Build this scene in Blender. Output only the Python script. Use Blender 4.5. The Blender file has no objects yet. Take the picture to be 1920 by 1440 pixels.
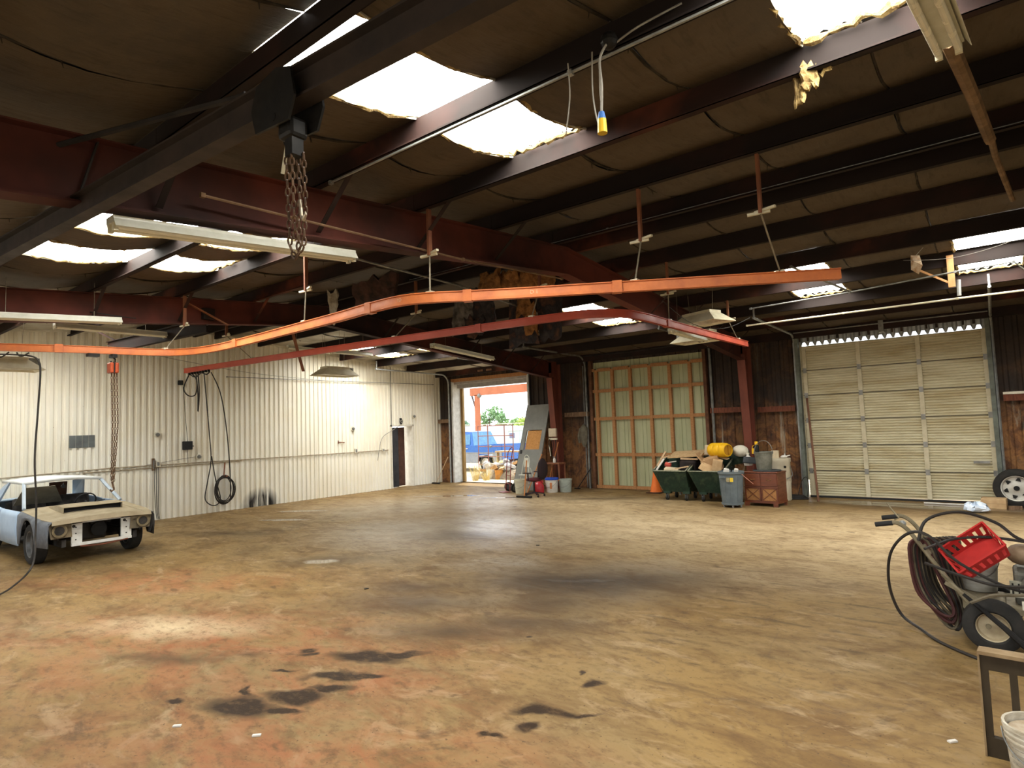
import bpy, math, random
from mathutils import Vector, Matrix, Euler
random.seed(7)
PI = math.pi
scene = bpy.context.scene
COL = scene.collection

# ------------------------------------------------------------------ camera
H = 2.0
yaw, pit, roll = -.666, .069, -.036
fw = Vector((math.cos(pit)*math.sin(yaw), math.cos(pit)*math.cos(yaw), math.sin(pit)))
rt = Vector((math.cos(yaw), -math.sin(yaw), 0)); up = rt.cross(fw)
r2 = rt*math.cos(roll)+up*math.sin(roll); u2 = -rt*math.sin(roll)+up*math.cos(roll)
cd = bpy.data.cameras.new('camera'); cam = bpy.data.objects.new('camera', cd); COL.objects.link(cam)
cam.matrix_world = Matrix(((r2.x, u2.x, -fw.x, 0), (r2.y, u2.y, -fw.y, 0), (r2.z, u2.z, -fw.z, H), (0, 0, 0, 1)))
cd.sensor_width = 36.0; cd.lens = 1140/1920*36.0; cd.clip_start = .05; cd.clip_end = 400
scene.camera = cam

# ------------------------------------------------------------------ sky, sun, exposure
SKY_STRENGTH, SUN_STRENGTH, SKYLIGHT_STRENGTH = 3.1, 6.0, 25.0
world = bpy.data.worlds.new('world'); scene.world = world; world.use_nodes = True
wn = world.node_tree.nodes; bg = wn['Background']
bg.inputs[0].default_value = (.90, .95, 1.0, 1); bg.inputs[1].default_value = SKY_STRENGTH
sl = bpy.data.lights.new('sun', 'SUN'); sl.energy = SUN_STRENGTH; sl.angle = .03; sl.color = (1, .95, .86)
sun = bpy.data.objects.new('sun', sl); COL.objects.link(sun)
sun.rotation_euler = Vector((-.18, .34, 1)).to_track_quat('Z', 'Y').to_euler()
vs = scene.view_settings; vs.view_transform = 'Standard'; vs.look = 'None'; vs.gamma = 1; vs.use_curve_mapping = False
vs.exposure = 0.0
cy = scene.cycles
cy.max_bounces = 5; cy.diffuse_bounces = 4; cy.glossy_bounces = 3; cy.transmission_bounces = 4; cy.sample_clamp_indirect = 8
cy.use_denoising = True; cy.use_adaptive_sampling = True; cy.adaptive_threshold = .08

# ------------------------------------------------------------------ helpers
class MB:
    def __init__(s): s.v = []; s.f = []
    def add(s, vs, fs):
        n = len(s.v); s.v += [tuple(p) for p in vs]; s.f += [tuple(i+n for i in q) for q in fs]; return s
    def box(s, x0, y0, z0, x1, y1, z1, M=None):
        p = [Vector(q) for q in ((x0,y0,z0),(x1,y0,z0),(x1,y1,z0),(x0,y1,z0),(x0,y0,z1),(x1,y0,z1),(x1,y1,z1),(x0,y1,z1))]
        if M: p = [M@q for q in p]
        return s.add(p, [(0,3,2,1),(4,5,6,7),(0,1,5,4),(1,2,6,5),(2,3,7,6),(3,0,4,7)])
    def ob(s, c, d, r=(0,0,0)):          # box of size d at centre c turned by euler r
        M = Matrix.Translation(Vector(c))@Euler(r).to_matrix().to_4x4()
        return s.box(-d[0]/2,-d[1]/2,-d[2]/2,d[0]/2,d[1]/2,d[2]/2,M)
    def bar(s, a, b, w, h, upv=(0,0,1)):  # rectangular bar from a to b
        a, b = Vector(a), Vector(b); d = b-a; L = d.length; d.normalize()
        u = Vector(upv); x = d.cross(u)
        if x.length < 1e-4: x = d.cross(Vector((1,0,0)))
        x.normalize(); u = x.cross(d)
        p = [a+x*i*w/2+u*j*h/2 for i, j in ((-1,-1),(1,-1),(1,1),(-1,1))]; q = [t+d*L for t in p]
        return s.add(p+q, [(0,1,2,3),(7,6,5,4),(0,4,5,1),(1,5,6,2),(2,6,7,3),(3,7,4,0)])
    def cyl(s, a, b, r, r1=None, n=12, cap=True):
        r1 = r if r1 is None else r1
        a, b = Vector(a), Vector(b); d = (b-a).normalized(); x = d.orthogonal().normalized(); y = d.cross(x)
        vs = []
        for c, rr in ((a, r), (b, r1)):
            for i in range(n):
                t = 2*PI*i/n; vs.append(c+(x*math.cos(t)+y*math.sin(t))*rr)
        fs = [(i,(i+1)%n,(i+1)%n+n,i+n) for i in range(n)]
        if cap: fs += [tuple(range(n-1,-1,-1)), tuple(range(n,2*n))]
        return s.add(vs, fs)
    def tube(s, pts, r, n=7, closed=False, cap=True):
        pts = [Vector(p) for p in pts]; m = len(pts); rings = []; x = None
        for i in range(m):
            if closed: d = pts[(i+1)%m]-pts[i-1]
            else: d = pts[min(i+1,m-1)]-pts[max(i-1,0)]
            d.normalize()
            if x is None: x = d.orthogonal()
            x = x-d*x.dot(d)
            if x.length < 1e-6: x = d.orthogonal()
            x.normalize(); y = d.cross(x)
            rr = r[i] if isinstance(r, (list, tuple)) else r
            rings.append([pts[i]+(x*math.cos(2*PI*k/n)+y*math.sin(2*PI*k/n))*rr for k in range(n)])
        vs = [p for q in rings for p in q]; fs = []
        for i in range(m if closed else m-1):
            j = (i+1)%m
            for k in range(n): fs.append((i*n+k, i*n+(k+1)%n, j*n+(k+1)%n, j*n+k))
        if cap and not closed: fs += [tuple(range(n-1,-1,-1)), tuple(range((m-1)*n, m*n))]
        return s.add(vs, fs)
    def sweep(s, pts, prof, cap=True):   # upright profile (side, up) along pts
        pts = [Vector(p) for p in pts]; m = len(pts); n = len(prof); vs = []
        for i in range(m):
            d = pts[min(i+1,m-1)]-pts[max(i-1,0)]; d.normalize()
            x = d.cross(Vector((0,0,1))).normalized(); u = x.cross(d)
            vs += [pts[i]+x*a+u*b for a, b in prof]
        fs = [(i*n+k, i*n+(k+1)%n, (i+1)*n+(k+1)%n, (i+1)*n+k) for i in range(m-1) for k in range(n)]
        if cap: fs += [tuple(range(n-1,-1,-1)), tuple(range((m-1)*n, m*n))]
        return s.add(vs, fs)
    def lathe(s, prof, n=20, c=(0,0,0), M=None):   # (r,z) profile about z
        c = Vector(c); vs = []
        for r, z in prof:
            for k in range(n):
                t = 2*PI*k/n; vs.append(Vector((r*math.cos(t), r*math.sin(t), z)))
        vs = [(M@p if M else p)+c for p in vs]
        fs = [(i*n+k, i*n+(k+1)%n, (i+1)*n+(k+1)%n, (i+1)*n+k) for i in range(len(prof)-1) for k in range(n)]
        return s.add(vs, fs)
    def prism(s, poly, d, M=None):       # polygon (x,y) extruded along z by d
        n = len(poly); vs = [Vector((x,y,0)) for x, y in poly]+[Vector((x,y,d)) for x, y in poly]
        if M: vs = [M@p for p in vs]
        return s.add(vs, [tuple(range(n-1,-1,-1)), tuple(range(n,2*n))]+[(i,(i+1)%n,(i+1)%n+n,i+n) for i in range(n)])
    def grid(s, P):                      # 2D list of points
        m, n = len(P), len(P[0])
        return s.add([p for r in P for p in r], [(i*n+j, i*n+j+1, (i+1)*n+j+1, (i+1)*n+j) for i in range(m-1) for j in range(n-1)])
    def sphere(s, c, r, nu=12, nv=8, sc=(1,1,1)):
        return s.lathe([(max(r*math.sin(PI*i/nv),1e-4), -r*math.cos(PI*i/nv)) for i in range(nv+1)], nu, c, Matrix.Diagonal((sc[0],sc[1],sc[2],1)))
    def build(s, name, mat, parent=None, smooth=False, bevel=0, solid=0, loc=None, rot=None, sub=0):
        me = bpy.data.meshes.new(name); me.from_pydata(s.v, [], s.f); me.materials.append(mat)
        if smooth:
            me.polygons.foreach_set('use_smooth', [True]*len(me.polygons)); me.set_sharp_from_angle(angle=.7)
        me.update()
        o = bpy.data.objects.new(name, me); COL.objects.link(o)
        if parent: o.parent = parent
        if loc: o.location = loc
        if rot: o.rotation_euler = rot
        if solid: m = o.modifiers.new('s', 'SOLIDIFY'); m.thickness = solid; m.offset = 0
        if sub: m = o.modifiers.new('u', 'SUBSURF'); m.levels = sub; m.render_levels = sub
        if bevel: m = o.modifiers.new('b', 'BEVEL'); m.width = bevel; m.segments = 2; m.limit_method = 'ANGLE'
        return o
def tag(o, label=None, cat=None, group=None, kind=None):
    if label: o['label'] = label
    if cat: o['category'] = cat
    if group: o['group'] = group
    if kind: o['kind'] = kind
    return o
def thing(name, label, cat, loc=(0,0,0), rz=0, group=None):
    o = bpy.data.objects.new(name, None); COL.objects.link(o); o.location = loc; o.rotation_euler = (0,0,rz); o.empty_display_size = .1
    return tag(o, label, cat, group)
def struct(name, label=None, loc=(0,0,0)):
    o = bpy.data.objects.new(name, None); COL.objects.link(o); o.location = loc; o['kind'] = 'structure'
    if label: o['label'] = label
    return o
def dup(o, parent=None, loc=None, rz=None, label=None):
    c = o.copy(); COL.objects.link(c)
    if parent: c.parent = parent
    if loc: c.location = loc
    if rz is not None: c.rotation_euler = (0,0,rz)
    if label: c['label'] = label
    for ch in list(o.children): dup(ch, c)
    return c
def crom(pts, k=6):                      # Catmull-Rom
    P = [Vector(p) for p in pts]; out = []
    for i in range(len(P)-1):
        a, b, c, d = P[max(i-1,0)], P[i], P[i+1], P[min(i+2,len(P)-1)]
        for j in range(k):
            t = j/k; out.append(.5*((2*b)+(c-a)*t+(2*a-5*b+4*c-d)*t*t+(3*b-a-3*c+d)*t**3))
    out.append(P[-1]); return out
def ring(c, rx, rz, n=24, ax='x', t0=0, t1=2*PI, closed=True):
    out = []
    for i in range(n if closed else n+1):
        t = t0+(t1-t0)*i/n; a, b = rx*math.cos(t), rz*math.sin(t)
        out.append((c[0], c[1]+a, c[2]+b) if ax == 'x' else (c[0]+a, c[1], c[2]+b) if ax == 'y' else (c[0]+a, c[1]+b, c[2]))
    return out
def R(a): return math.radians(a)

# ------------------------------------------------------------------ materials
def nodes(name):
    m = bpy.data.materials.new(name); m.use_nodes = True; nt = m.node_tree
    return m, nt, nt.nodes, nt.links, nt.nodes['Principled BSDF']
def C4(c): return (c[0], c[1], c[2], 1)
def noise(nt, vec, scale, detail=4, rough=.6, dist=0):
    n = nt.nodes.new('ShaderNodeTexNoise'); n.inputs['Scale'].default_value = scale; n.inputs['Detail'].default_value = detail
    n.inputs['Roughness'].default_value = rough; n.inputs['Distortion'].default_value = dist
    if vec is not None: nt.links.new(vec, n.inputs['Vector'])
    return n.outputs['Fac']
def ramp(nt, fac, stops):
    n = nt.nodes.new('ShaderNodeValToRGB'); e = n.color_ramp.elements
    while len(e) < len(stops): e.new(.5)
    for q, (p, c) in zip(e, stops): q.position = p; q.color = C4(c) if not isinstance(c, (int, float)) else (c, c, c, 1)
    nt.links.new(fac, n.inputs[0]); return n.outputs[0]
def mixc(nt, fac, a, b, mode='MIX'):
    n = nt.nodes.new('ShaderNodeMix'); n.data_type = 'RGBA'; n.blend_type = mode
    for i, v in ((0, fac), (6, a), (7, b)):
        if isinstance(v, (int, float)): n.inputs[i].default_value = v
        elif isinstance(v, tuple): n.inputs[i].default_value = C4(v)
        else: nt.links.new(v, n.inputs[i])
    return n.outputs[2]
def mapping(nt, scale=(1,1,1), loc=(0,0,0), rot=(0,0,0), vec=None, kind='POINT'):
    if vec is None: vec = nt.nodes.new('ShaderNodeTexCoord').outputs['Object']
    n = nt.nodes.new('ShaderNodeMapping'); n.vector_type = kind
    n.inputs['Location'].default_value = loc; n.inputs['Rotation'].default_value = rot; n.inputs['Scale'].default_value = scale
    nt.links.new(vec, n.inputs['Vector']); return n.outputs[0]
def math_(nt, op, a, b=None, clamp=False):
    n = nt.nodes.new('ShaderNodeMath'); n.operation = op; n.use_clamp = clamp
    for i, v in enumerate((a, b)):
        if v is None: continue
        if isinstance(v, (int, float)): n.inputs[i].default_value = v
        else: nt.links.new(v, n.inputs[i])
    return n.outputs[0]
def bump(nt, h, strength, dist=.02):
    n = nt.nodes.new('ShaderNodeBump'); n.inputs['Strength'].default_value = strength; n.inputs['Distance'].default_value = dist
    nt.links.new(h, n.inputs['Height']); return n.outputs[0]
MATS = {}
def M(name, c1, c2=None, rough=.6, metal=0, scale=6, stretch=(1,1,1), bmp=0, lo=.35, hi=.65, detail=5, c3=None, dist=0):
    """two or three tones mixed by noise in object space"""
    if name in MATS: return MATS[name]
    m, nt, n, l, b = nodes(name)
    if c2 is None: c2 = tuple(x*.78 for x in c1)
    vec = mapping(nt, stretch)
    fac = noise(nt, vec, scale, detail, .62, dist)
    col = ramp(nt, fac, [(lo, c1), (hi, c2)] if c3 is None else [(lo, c1), ((lo+hi)/2, c2), (hi, c3)])
    l.new(col, b.inputs['Base Color'])
    b.inputs['Metallic'].default_value = metal; b.inputs['Specular IOR Level'].default_value = .5 if rough < .36 else .22
    l.new(ramp(nt, fac, [(.3, max(rough-.08,.02)), (.7, min(rough+.1,1))]), b.inputs['Roughness'])
    if bmp: l.new(bump(nt, noise(nt, vec, scale*3, 4), bmp), b.inputs['Normal'])
    MATS[name] = m; return m
# ================================================================== STRUCTURE
XL, YB, YF, XR = -16.43, 16.43, -1.25, 7.2
YR, ZR, SL = 7.62, 4.89, 1/12            # ridge line, underside of roof at the ridge, slope
def roofz(y): return ZR-abs(y-YR)*SL
PUR = [-.8, .55, 1.93, 3.33, 4.61, 5.97, 7.38, 7.88, 9.12, 10.53, 11.9, 13.36, 14.75]
FRAMES = {'B': -4.93, 'A': -10.88, 'C': 1.15}

# ---- floor
def floor_mat():
    m, nt, n, l, b = nodes('stained_concrete')
    o = nt.nodes.new('ShaderNodeTexCoord').outputs['Object']
    streak = mapping(nt, (.75, 1.3, 1), rot=(0, 0, R(38)), vec=o)
    big = noise(nt, mapping(nt, (.5, .8, 1), rot=(0, 0, R(30)), vec=o), .55, 4, .62, .4)
    mid = noise(nt, streak, 1.7, 5, .72, .6)
    fine = noise(nt, streak, 9, 4, .75)
    col = ramp(nt, big, [(.30, (.175, .100, .036)), (.45, (.255, .163, .063)), (.58, (.235, .160, .072)), (.72, (.180, .130, .066))])
    col = mixc(nt, ramp(nt, mid, [(.34, .85), (.55, 0)]), col, (.135, .078, .034))
    col = mixc(nt, ramp(nt, noise(nt, streak, 2.6, 4, .7, .8), [(.54, 0), (.68, .65)]), col, (.37, .265, .148))
    # blotches: ellipses in two turned frames, edges broken up by warped coordinates
    def warp(amount, scale, det=4):
        nz = nt.nodes.new('ShaderNodeTexNoise'); nz.inputs['Scale'].default_value = scale; nz.inputs['Detail'].default_value = det; l.new(o, nz.inputs['Vector'])
        s2 = nt.nodes.new('ShaderNodeVectorMath'); s2.operation = 'MULTIPLY_ADD'; l.new(nz.outputs['Color'], s2.inputs[0]); s2.inputs[1].default_value = (amount, amount, 0); s2.inputs[2].default_value = (-amount/2, -amount/2, 0)
        s4 = nt.nodes.new('ShaderNodeVectorMath'); s4.operation = 'ADD'; l.new(o, s4.inputs[0]); l.new(s2.outputs[0], s4.inputs[1])
        return {a: mapping(nt, rot=(0, 0, R(-a)), vec=s4.outputs[0]) for a in (30, -35, 90)}, s4.outputs[0]
    (wb, wb0), (ws, _), (wt, _) = warp(1.6, .9), warp(.6, 1.6, 4), warp(.36, 3.0, 5)
    def total(lst, w):
        acc = None
        for x, y, rx, ry, a, soft, k in lst:
            fr = 90 if a > 80 else 30 if a >= 0 else -35; c_, s_ = math.cos(R(fr)), math.sin(R(fr)); u, v = c_*x+s_*y, -s_*x+c_*y
            ma = nt.nodes.new('ShaderNodeVectorMath'); ma.operation = 'MULTIPLY_ADD'; l.new(w[fr], ma.inputs[0]); ma.inputs[1].default_value = (1/rx, 1/ry, 0); ma.inputs[2].default_value = (-u/rx, -v/ry, 0)
            ln = nt.nodes.new('ShaderNodeVectorMath'); ln.operation = 'LENGTH'; l.new(ma.outputs[0], ln.inputs[0])
            t = ln.outputs['Value'] if k > .99 else math_(nt, 'ADD', ln.outputs['Value'], (1-k)*soft)
            acc = t if acc is None else math_(nt, 'MINIMUM', acc, t)
        mr = nt.nodes.new('ShaderNodeMapRange'); mr.inputs[1].default_value = 1.0+soft; mr.inputs[2].default_value = 1.0-soft; l.new(acc, mr.inputs[0]); return mr.outputs[0]
    red = total([(-6.2, 2.9, 2.6, 1.2, 25, .7, .8), (-3.6, 2.2, 1.7, .75, 40, .7, .9), (-9.6, 3.6, 2.4, .6, 12, .8, .7), (-4.4, 3.0, .9, .4, 40, .6, .9)], wb)
    red = math_(nt, 'MULTIPLY', red, ramp(nt, noise(nt, streak, 2.2, 4, .7, .6), [(.36, 0), (.6, 1)]))
    col = mixc(nt, math_(nt, 'MULTIPLY', red, .72), col, (.30, .112, .05))
    grey = total([(-8.0, 9.4, 3.0, 2.2, 40, .8, .75), (-3.4, 7.5, 2.2, 1.3, 40, .8, .35), (-12, 11.5, 3, 2.5, 35, .7, .55), (-5.6, 7.0, 1.2, .5, 30, .6, .5)], wb)
    col = mixc(nt, math_(nt, 'MULTIPLY', grey, ramp(nt, mid, [(.35,.35),(.6,1)])), col, (.29, .235, .165))
    pale = total([(-6.95, 2.95, .75, .26, 42, .5, .8), (-5.0, 5.2, .55, .25, 30, .6, .5), (-4.6, 10.8, 1.7, 3.0, 90, .8, 1), (-.9, 11.2, 2.2, 2.8, 90, .8, 1), (-8.6, 13.2, 1.2, 2.4, 90, .8, .9)], ws)
    col = mixc(nt, math_(nt, 'MULTIPLY', pale, ramp(nt, mid, [(.32,.45),(.55,.95)])), col, (.50, .385, .235))
    soft = total([(-4.25, 6.6, 1.2, .75, 38, .75, 1), (-3.7, 7.0, .9, .5, 38, .7, .95), (-4.3, 4.4, .8, .3, 38, .8, .8), (-3.9, 4.98, .6, .3, 35, .8, .8), (-5.34, 4.95, 1.2, .45, 35, .8, .75), (-4.0, 5.7, .8, .4, 35, .8, .6),
                  (-12.65, 6.28, .9, .35, 20, .7, .6), (-8.24, 14.19, 1.1, .35, 0, .8, .45), (-5.9, 5.4, .7, .3, 35, .8, .6),
                  (-8.4, 5.8, .7, .4, 30, .8, .45), (-6.0, 2.5, .6, .14, 30, .8, .5), (-5.5, 2.98, .22, .1, 20, .6, .6), (-1.4, 15.4, .6, 2.2, 90, .6, .65), (-7.9, 8.4, 1.2, .5, 30, .8, .35)], ws)
    col = mixc(nt, math_(nt, 'MULTIPLY', soft, .92), col, (.075, .048, .026))
    col = mixc(nt, math_(nt, 'MULTIPLY', total([(-4.2, 6.68, .75, .34, 38, .7, 1)], ws), .8), col, (.045, .031, .02))
    oil = total([(-4.52, 2.34, .27, .15, 20, .18, 1), (-4.22, 2.52, .17, .05, 35, .2, 1), (-4.33, 2.72, .27, .12, 30, .2, .95), (-4.22, 2.95, .16, .07, 35, .25, .8), (-4.4, 3.1, .24, .07, 0, .25, .95), (-4.22, 3.2, .2, .045, 10, .25, .9),
                 (-4.5, 3.52, .34, .13, 40, .25, .85), (-4.3, 3.75, .2, .06, 35, .3, .8), (-2.59, 3.55, .22, .075, 30, .3, .9), (-2.36, 3.66, .16, .03, 30, .4, .8), (-2.55, 4.16, .085, .06, 0, .2, .9), (-2.57, 3.27, .1, .06, 0, .4, .6),
                 (-4.72, 2.5, .13, .035, -50, .3, .9), (-5.15, 3.3, .13, .07, 10, .3, .55), (-5.02, 3.25, .12, .06, 10, .3, .5), (-4.9, 2.95, .13, .03, 10, .3, .6), (-5.0, 2.15, .08, .04, 10, .3, .5), (-2.75, 4.25, .04, .025, 0, .3, .8), (-2.72, 3.1, .07, .04, 0, .4, .5), (-3.6, 4.7, .04, .03, 0, .3, .8)], wt)
    col = mixc(nt, oil, col, (.034, .021, .013))
    wet = total([(-8.39, 5.67, .26, .13, 30, .2, 1), (-13.2, 7.95, .55, .12, 20, .25, 1), (-14.2, 9.1, .6, .12, 20, .3, 1), (-12.84, 13.07, 1.0, .16, 10, .25, 1), (-11.0, 13.4, .8, .12, 5, .3, .9), (-1.35, 15.62, .42, 1.75, 90, .3, 1)], wt)
    col = mixc(nt, math_(nt, 'MULTIPLY', wet, .6), col, (.16, .12, .085))
    col = mixc(nt, ramp(nt, fine, [(.30, .75), (.50, 0)]), col, (.115, .068, .032))
    spots = noise(nt, mapping(nt, (.8, 1.25, 1), rot=(0, 0, R(38)), vec=o), 2.6, 5, .62, .3)
    col = mixc(nt, ramp(nt, spots, [(.63, 0), (.70, .62)]), col, (.085, .052, .026))
    sy = nt.nodes.new('ShaderNodeSeparateXYZ'); l.new(o, sy.inputs[0])
    ln_ = math_(nt, 'ABSOLUTE', math_(nt, 'SUBTRACT', math_(nt, 'FRACT', math_(nt, 'ADD', math_(nt, 'MULTIPLY', sy.outputs['Y'], 2.1), math_(nt, 'MULTIPLY', mid, .35))), .5))
    jo = math_(nt, 'MULTIPLY', ramp(nt, ln_, [(.02, 1), (.09, 0)]), total([(-1.9, 6.4, 2.6, 1.5, 90, .4, 1)], ws))
    jo = math_(nt, 'MULTIPLY', jo, ramp(nt, spots, [(.46, 0), (.60, .75)]))
    col = mixc(nt, jo, col, (.10, .064, .03))
    dots = noise(nt, o, 30, 2, .6)
    col = mixc(nt, ramp(nt, dots, [(.66, 0), (.72, .7)]), col, (.07, .042, .022))
    # hairline cracks and the faint grid of dark joints
    vo = nt.nodes.new('ShaderNodeTexVoronoi'); vo.feature = 'DISTANCE_TO_EDGE'; vo.inputs['Scale'].default_value = .33; l.new(wb0, vo.inputs['Vector'])
    col = mixc(nt, ramp(nt, vo.outputs['Distance'], [(.0, .3), (.003, 0)]), col, (.12, .08, .05))
    l.new(col, b.inputs['Base Color'])
    rg = ramp(nt, mid, [(.3, .62), (.7, .44)])
    gl = wet
    sheen = total([(-4.28, 6.67, .35, .08, 38, .6, .5), (-8.2, 9.2, 3.0, 2.2, 40, .7, .35), (-12, 11.5, 3, 2.5, 35, .7, .35)], ws); sheen = math_(nt, 'MULTIPLY', sheen, .55)
    gl = math_(nt, 'MAXIMUM', gl, sheen)
    mr = mixc(nt, gl, rg, (.06, .06, .06)); l.new(mr, b.inputs['Roughness'])
    l.new(math_(nt, 'ADD', math_(nt, 'MULTIPLY', gl, .5), .07), b.inputs['Specular IOR Level'])
    hgt = math_(nt, 'MULTIPLY', fine, math_(nt, 'SUBTRACT', 1, wet)); l.new(bump(nt, hgt, .18, .02), b.inputs['Normal'])
    return m
fl = MB().add([(XL-.3, YF-.3, 0), (XR+.3, YF-.3, 0), (XR+.3, YB+.35, 0), (XL-.3, YB+.35, 0)], [(0,1,2,3)])
fl.add([(XL-.3, YF-.3, -.2), (XR+.3, YF-.3, -.2), (XR+.3, YB+.35, -.2), (XL-.3, YB+.35, -.2)], [(3,2,1,0)])
tag(fl.build('floor', floor_mat()), 'stained brown concrete floor with oil blotches and puddles', kind='structure')

# ---- corrugated sheets
def corr(u0, u1, pitch, prof, zb, zt, place, phase=0):
    """sheet with trapezoid ribs along u; zb/zt functions of u; place(u, depth, z)"""
    us = []; k = math.floor((u0-phase)/pitch)
    while phase+k*pitch < u1:
        for f, d in prof:
            u = phase+(k+f)*pitch
            if u0 < u < u1: us.append((u, d))
        k += 1
    us = [(u0, us[0][1] if us else 0)]+us+[(u1, us[-1][1] if us else 0)]
    mb = MB(); mb.grid([[place(u, d, zb(u)) for u, d in us], [place(u, d, zt(u)) for u, d in us]]); return mb
def white_mat():
    m, nt, n, l, b = nodes('white_wall_sheet')
    o = nt.nodes.new('ShaderNodeNewGeometry').outputs['Position']
    st = noise(nt, mapping(nt, (6, 6, .22), vec=o), 1.0, 6, .7, .3)
    bl = noise(nt, o, .9, 5, .6, .3)
    col = ramp(nt, bl, [(.3, (.86, .835, .74)), (.65, (.82, .77, .63))])
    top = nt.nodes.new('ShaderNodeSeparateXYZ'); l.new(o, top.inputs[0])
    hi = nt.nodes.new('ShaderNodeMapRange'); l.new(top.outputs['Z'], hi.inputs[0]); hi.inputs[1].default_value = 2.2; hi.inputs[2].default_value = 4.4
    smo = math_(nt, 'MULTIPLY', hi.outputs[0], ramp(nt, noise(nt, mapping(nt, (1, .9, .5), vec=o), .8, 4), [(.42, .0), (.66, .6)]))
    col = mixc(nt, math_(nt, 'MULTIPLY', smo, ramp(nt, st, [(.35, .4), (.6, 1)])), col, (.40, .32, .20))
    col = mixc(nt, ramp(nt, st, [(.62, 0), (.80, .5)]), col, (.42, .30, .16))
    col = mixc(nt, ramp(nt, noise(nt, o, 14, 4, .7), [(.70, 0), (.76, .8)]), col, (.25, .13, .06))
    # soot licking up from the floor and dirt along the base
    mp = mapping(nt, (4, .62, .55), (XL, 9.2, 0), vec=o, kind='TEXTURE')
    ln = nt.nodes.new('ShaderNodeVectorMath'); ln.operation = 'LENGTH'; l.new(mp, ln.inputs[0])
    so = math_(nt, 'MULTIPLY', ramp(nt, ln.outputs['Value'], [(.55, 1), (1.0, 0)]), ramp(nt, noise(nt, mapping(nt, (1, 6, .5), vec=o), 1.5, 4), [(.36, .1), (.52, 1)]))
    col = mixc(nt, so, col, (.02, .018, .015))
    l.new(col, b.inputs['Base Color']); b.inputs['Roughness'].default_value = .5
    l.new(bump(nt, noise(nt, mapping(nt, (1, 1, .35), vec=o), 1.3, 3), .25, .05), b.inputs['Normal'])
    return m
WHITE = white_mat()
def rust_mat():
    m, nt, n, l, b = nodes('burnt_wall_sheet')
    o = nt.nodes.new('ShaderNodeNewGeometry').outputs['Position']
    st = noise(nt, mapping(nt, (5, 5, .5), vec=o), 1.1, 7, .72, .5)
    bl = noise(nt, o, 2.6, 7, .7, .6)
    col = ramp(nt, bl, [(.33, (.03, .015, .009)), (.45, (.14, .056, .019)), (.55, (.27, .125, .04)), (.68, (.07, .04, .024))])
    col = mixc(nt, ramp(nt, st, [(.58, 0), (.67, .9)]), col, (.40, .36, .27))
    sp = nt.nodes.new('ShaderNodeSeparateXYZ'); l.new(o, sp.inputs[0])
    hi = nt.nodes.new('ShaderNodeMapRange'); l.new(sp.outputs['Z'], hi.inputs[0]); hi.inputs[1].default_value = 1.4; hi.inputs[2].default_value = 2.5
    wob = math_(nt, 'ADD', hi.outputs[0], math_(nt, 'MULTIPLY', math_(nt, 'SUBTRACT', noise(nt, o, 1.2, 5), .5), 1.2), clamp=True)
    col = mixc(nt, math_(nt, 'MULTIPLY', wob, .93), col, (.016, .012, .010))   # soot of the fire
    l.new(col, b.inputs['Base Color']); b.inputs['Roughness'].default_value = .85
    l.new(bump(nt, bl, .5, .03), b.inputs['Normal']); return m
RUST = rust_mat()
RED = M('red_oxide_steel', (.17, .046, .024), (.034, .0145, .011), .8, .0, 1.0, (.4,.4,.4), lo=.29, hi=.50, c3=(.017,.0115,.010))
REDC = M('red_column_steel', (.20, .058, .035), (.12, .038, .026), .5, .0, 2.2, (1,1,.4))
DARKST = M('sooty_steel', (.035, .03, .028), (.018, .016, .016), .8, .0, 3)
GALV = M('galvanized', (.42, .43, .42), (.28, .29, .28), .42, .6, 9)
GALVD = M('galvanized_dull', (.26, .26, .24), (.14, .14, .13), .5, .4, 6)
WOOD = M('raw_timber', (.46, .23, .095), (.33, .15, .055), .7, 0, 5, (2,2,9))
WOODX = M('raw_timber_flat', (.46, .23, .095), (.33, .15, .055), .7, 0, 5, (9,2,2))
PALE = M('pale_enamel', (.74, .70, .58), (.60, .55, .43), .45, 0, 6)

# left wall: one corrugated sheet per seven ribs
wl = struct('wall_left', 'white corrugated sheet wall on the left with grimy streaks')
PROF = ((0,0),(.10,.034),(.52,.034),(.62,0))
DY0, DY1, DZ = 14.03, 14.98, 2.13
tl = lambda u: roofz(u)-.12
edges = [YF+i*1.022 for i in range(18)]; edges = [e for e in edges if e < YB-.2 and not DY0-.05 < e < DY1+.05]+[DY0, DY1, YB]
edges.sort()
for a, c in zip(edges, edges[1:]):
    zb = (lambda u: DZ) if abs(a-DY0) < .01 else (lambda u: 0.0)
    off = random.uniform(0, .003)
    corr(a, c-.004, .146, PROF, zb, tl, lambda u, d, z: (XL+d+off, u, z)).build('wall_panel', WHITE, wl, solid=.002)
mb = MB(); mb.box(XL-.14, YF, 0, XL-.03, DY0-.02, 5.0); mb.box(XL-.14, DY1+.02, 0, XL-.03, YB, 5.0); mb.box(XL-.14, DY0-.02, DZ, XL-.03, DY1+.02, 5.0)
mb.build('backing', M('wall_backing', (.3,.28,.24)), wl)
for a, c, h in ((YF, YR, 0), (YR, YB, 0)):
    MB().bar((XL+.04, a, roofz(a)-.07), (XL+.04, c, roofz(c)-.07), .05, .14).build('rake_trim', PALE, wl)

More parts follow.
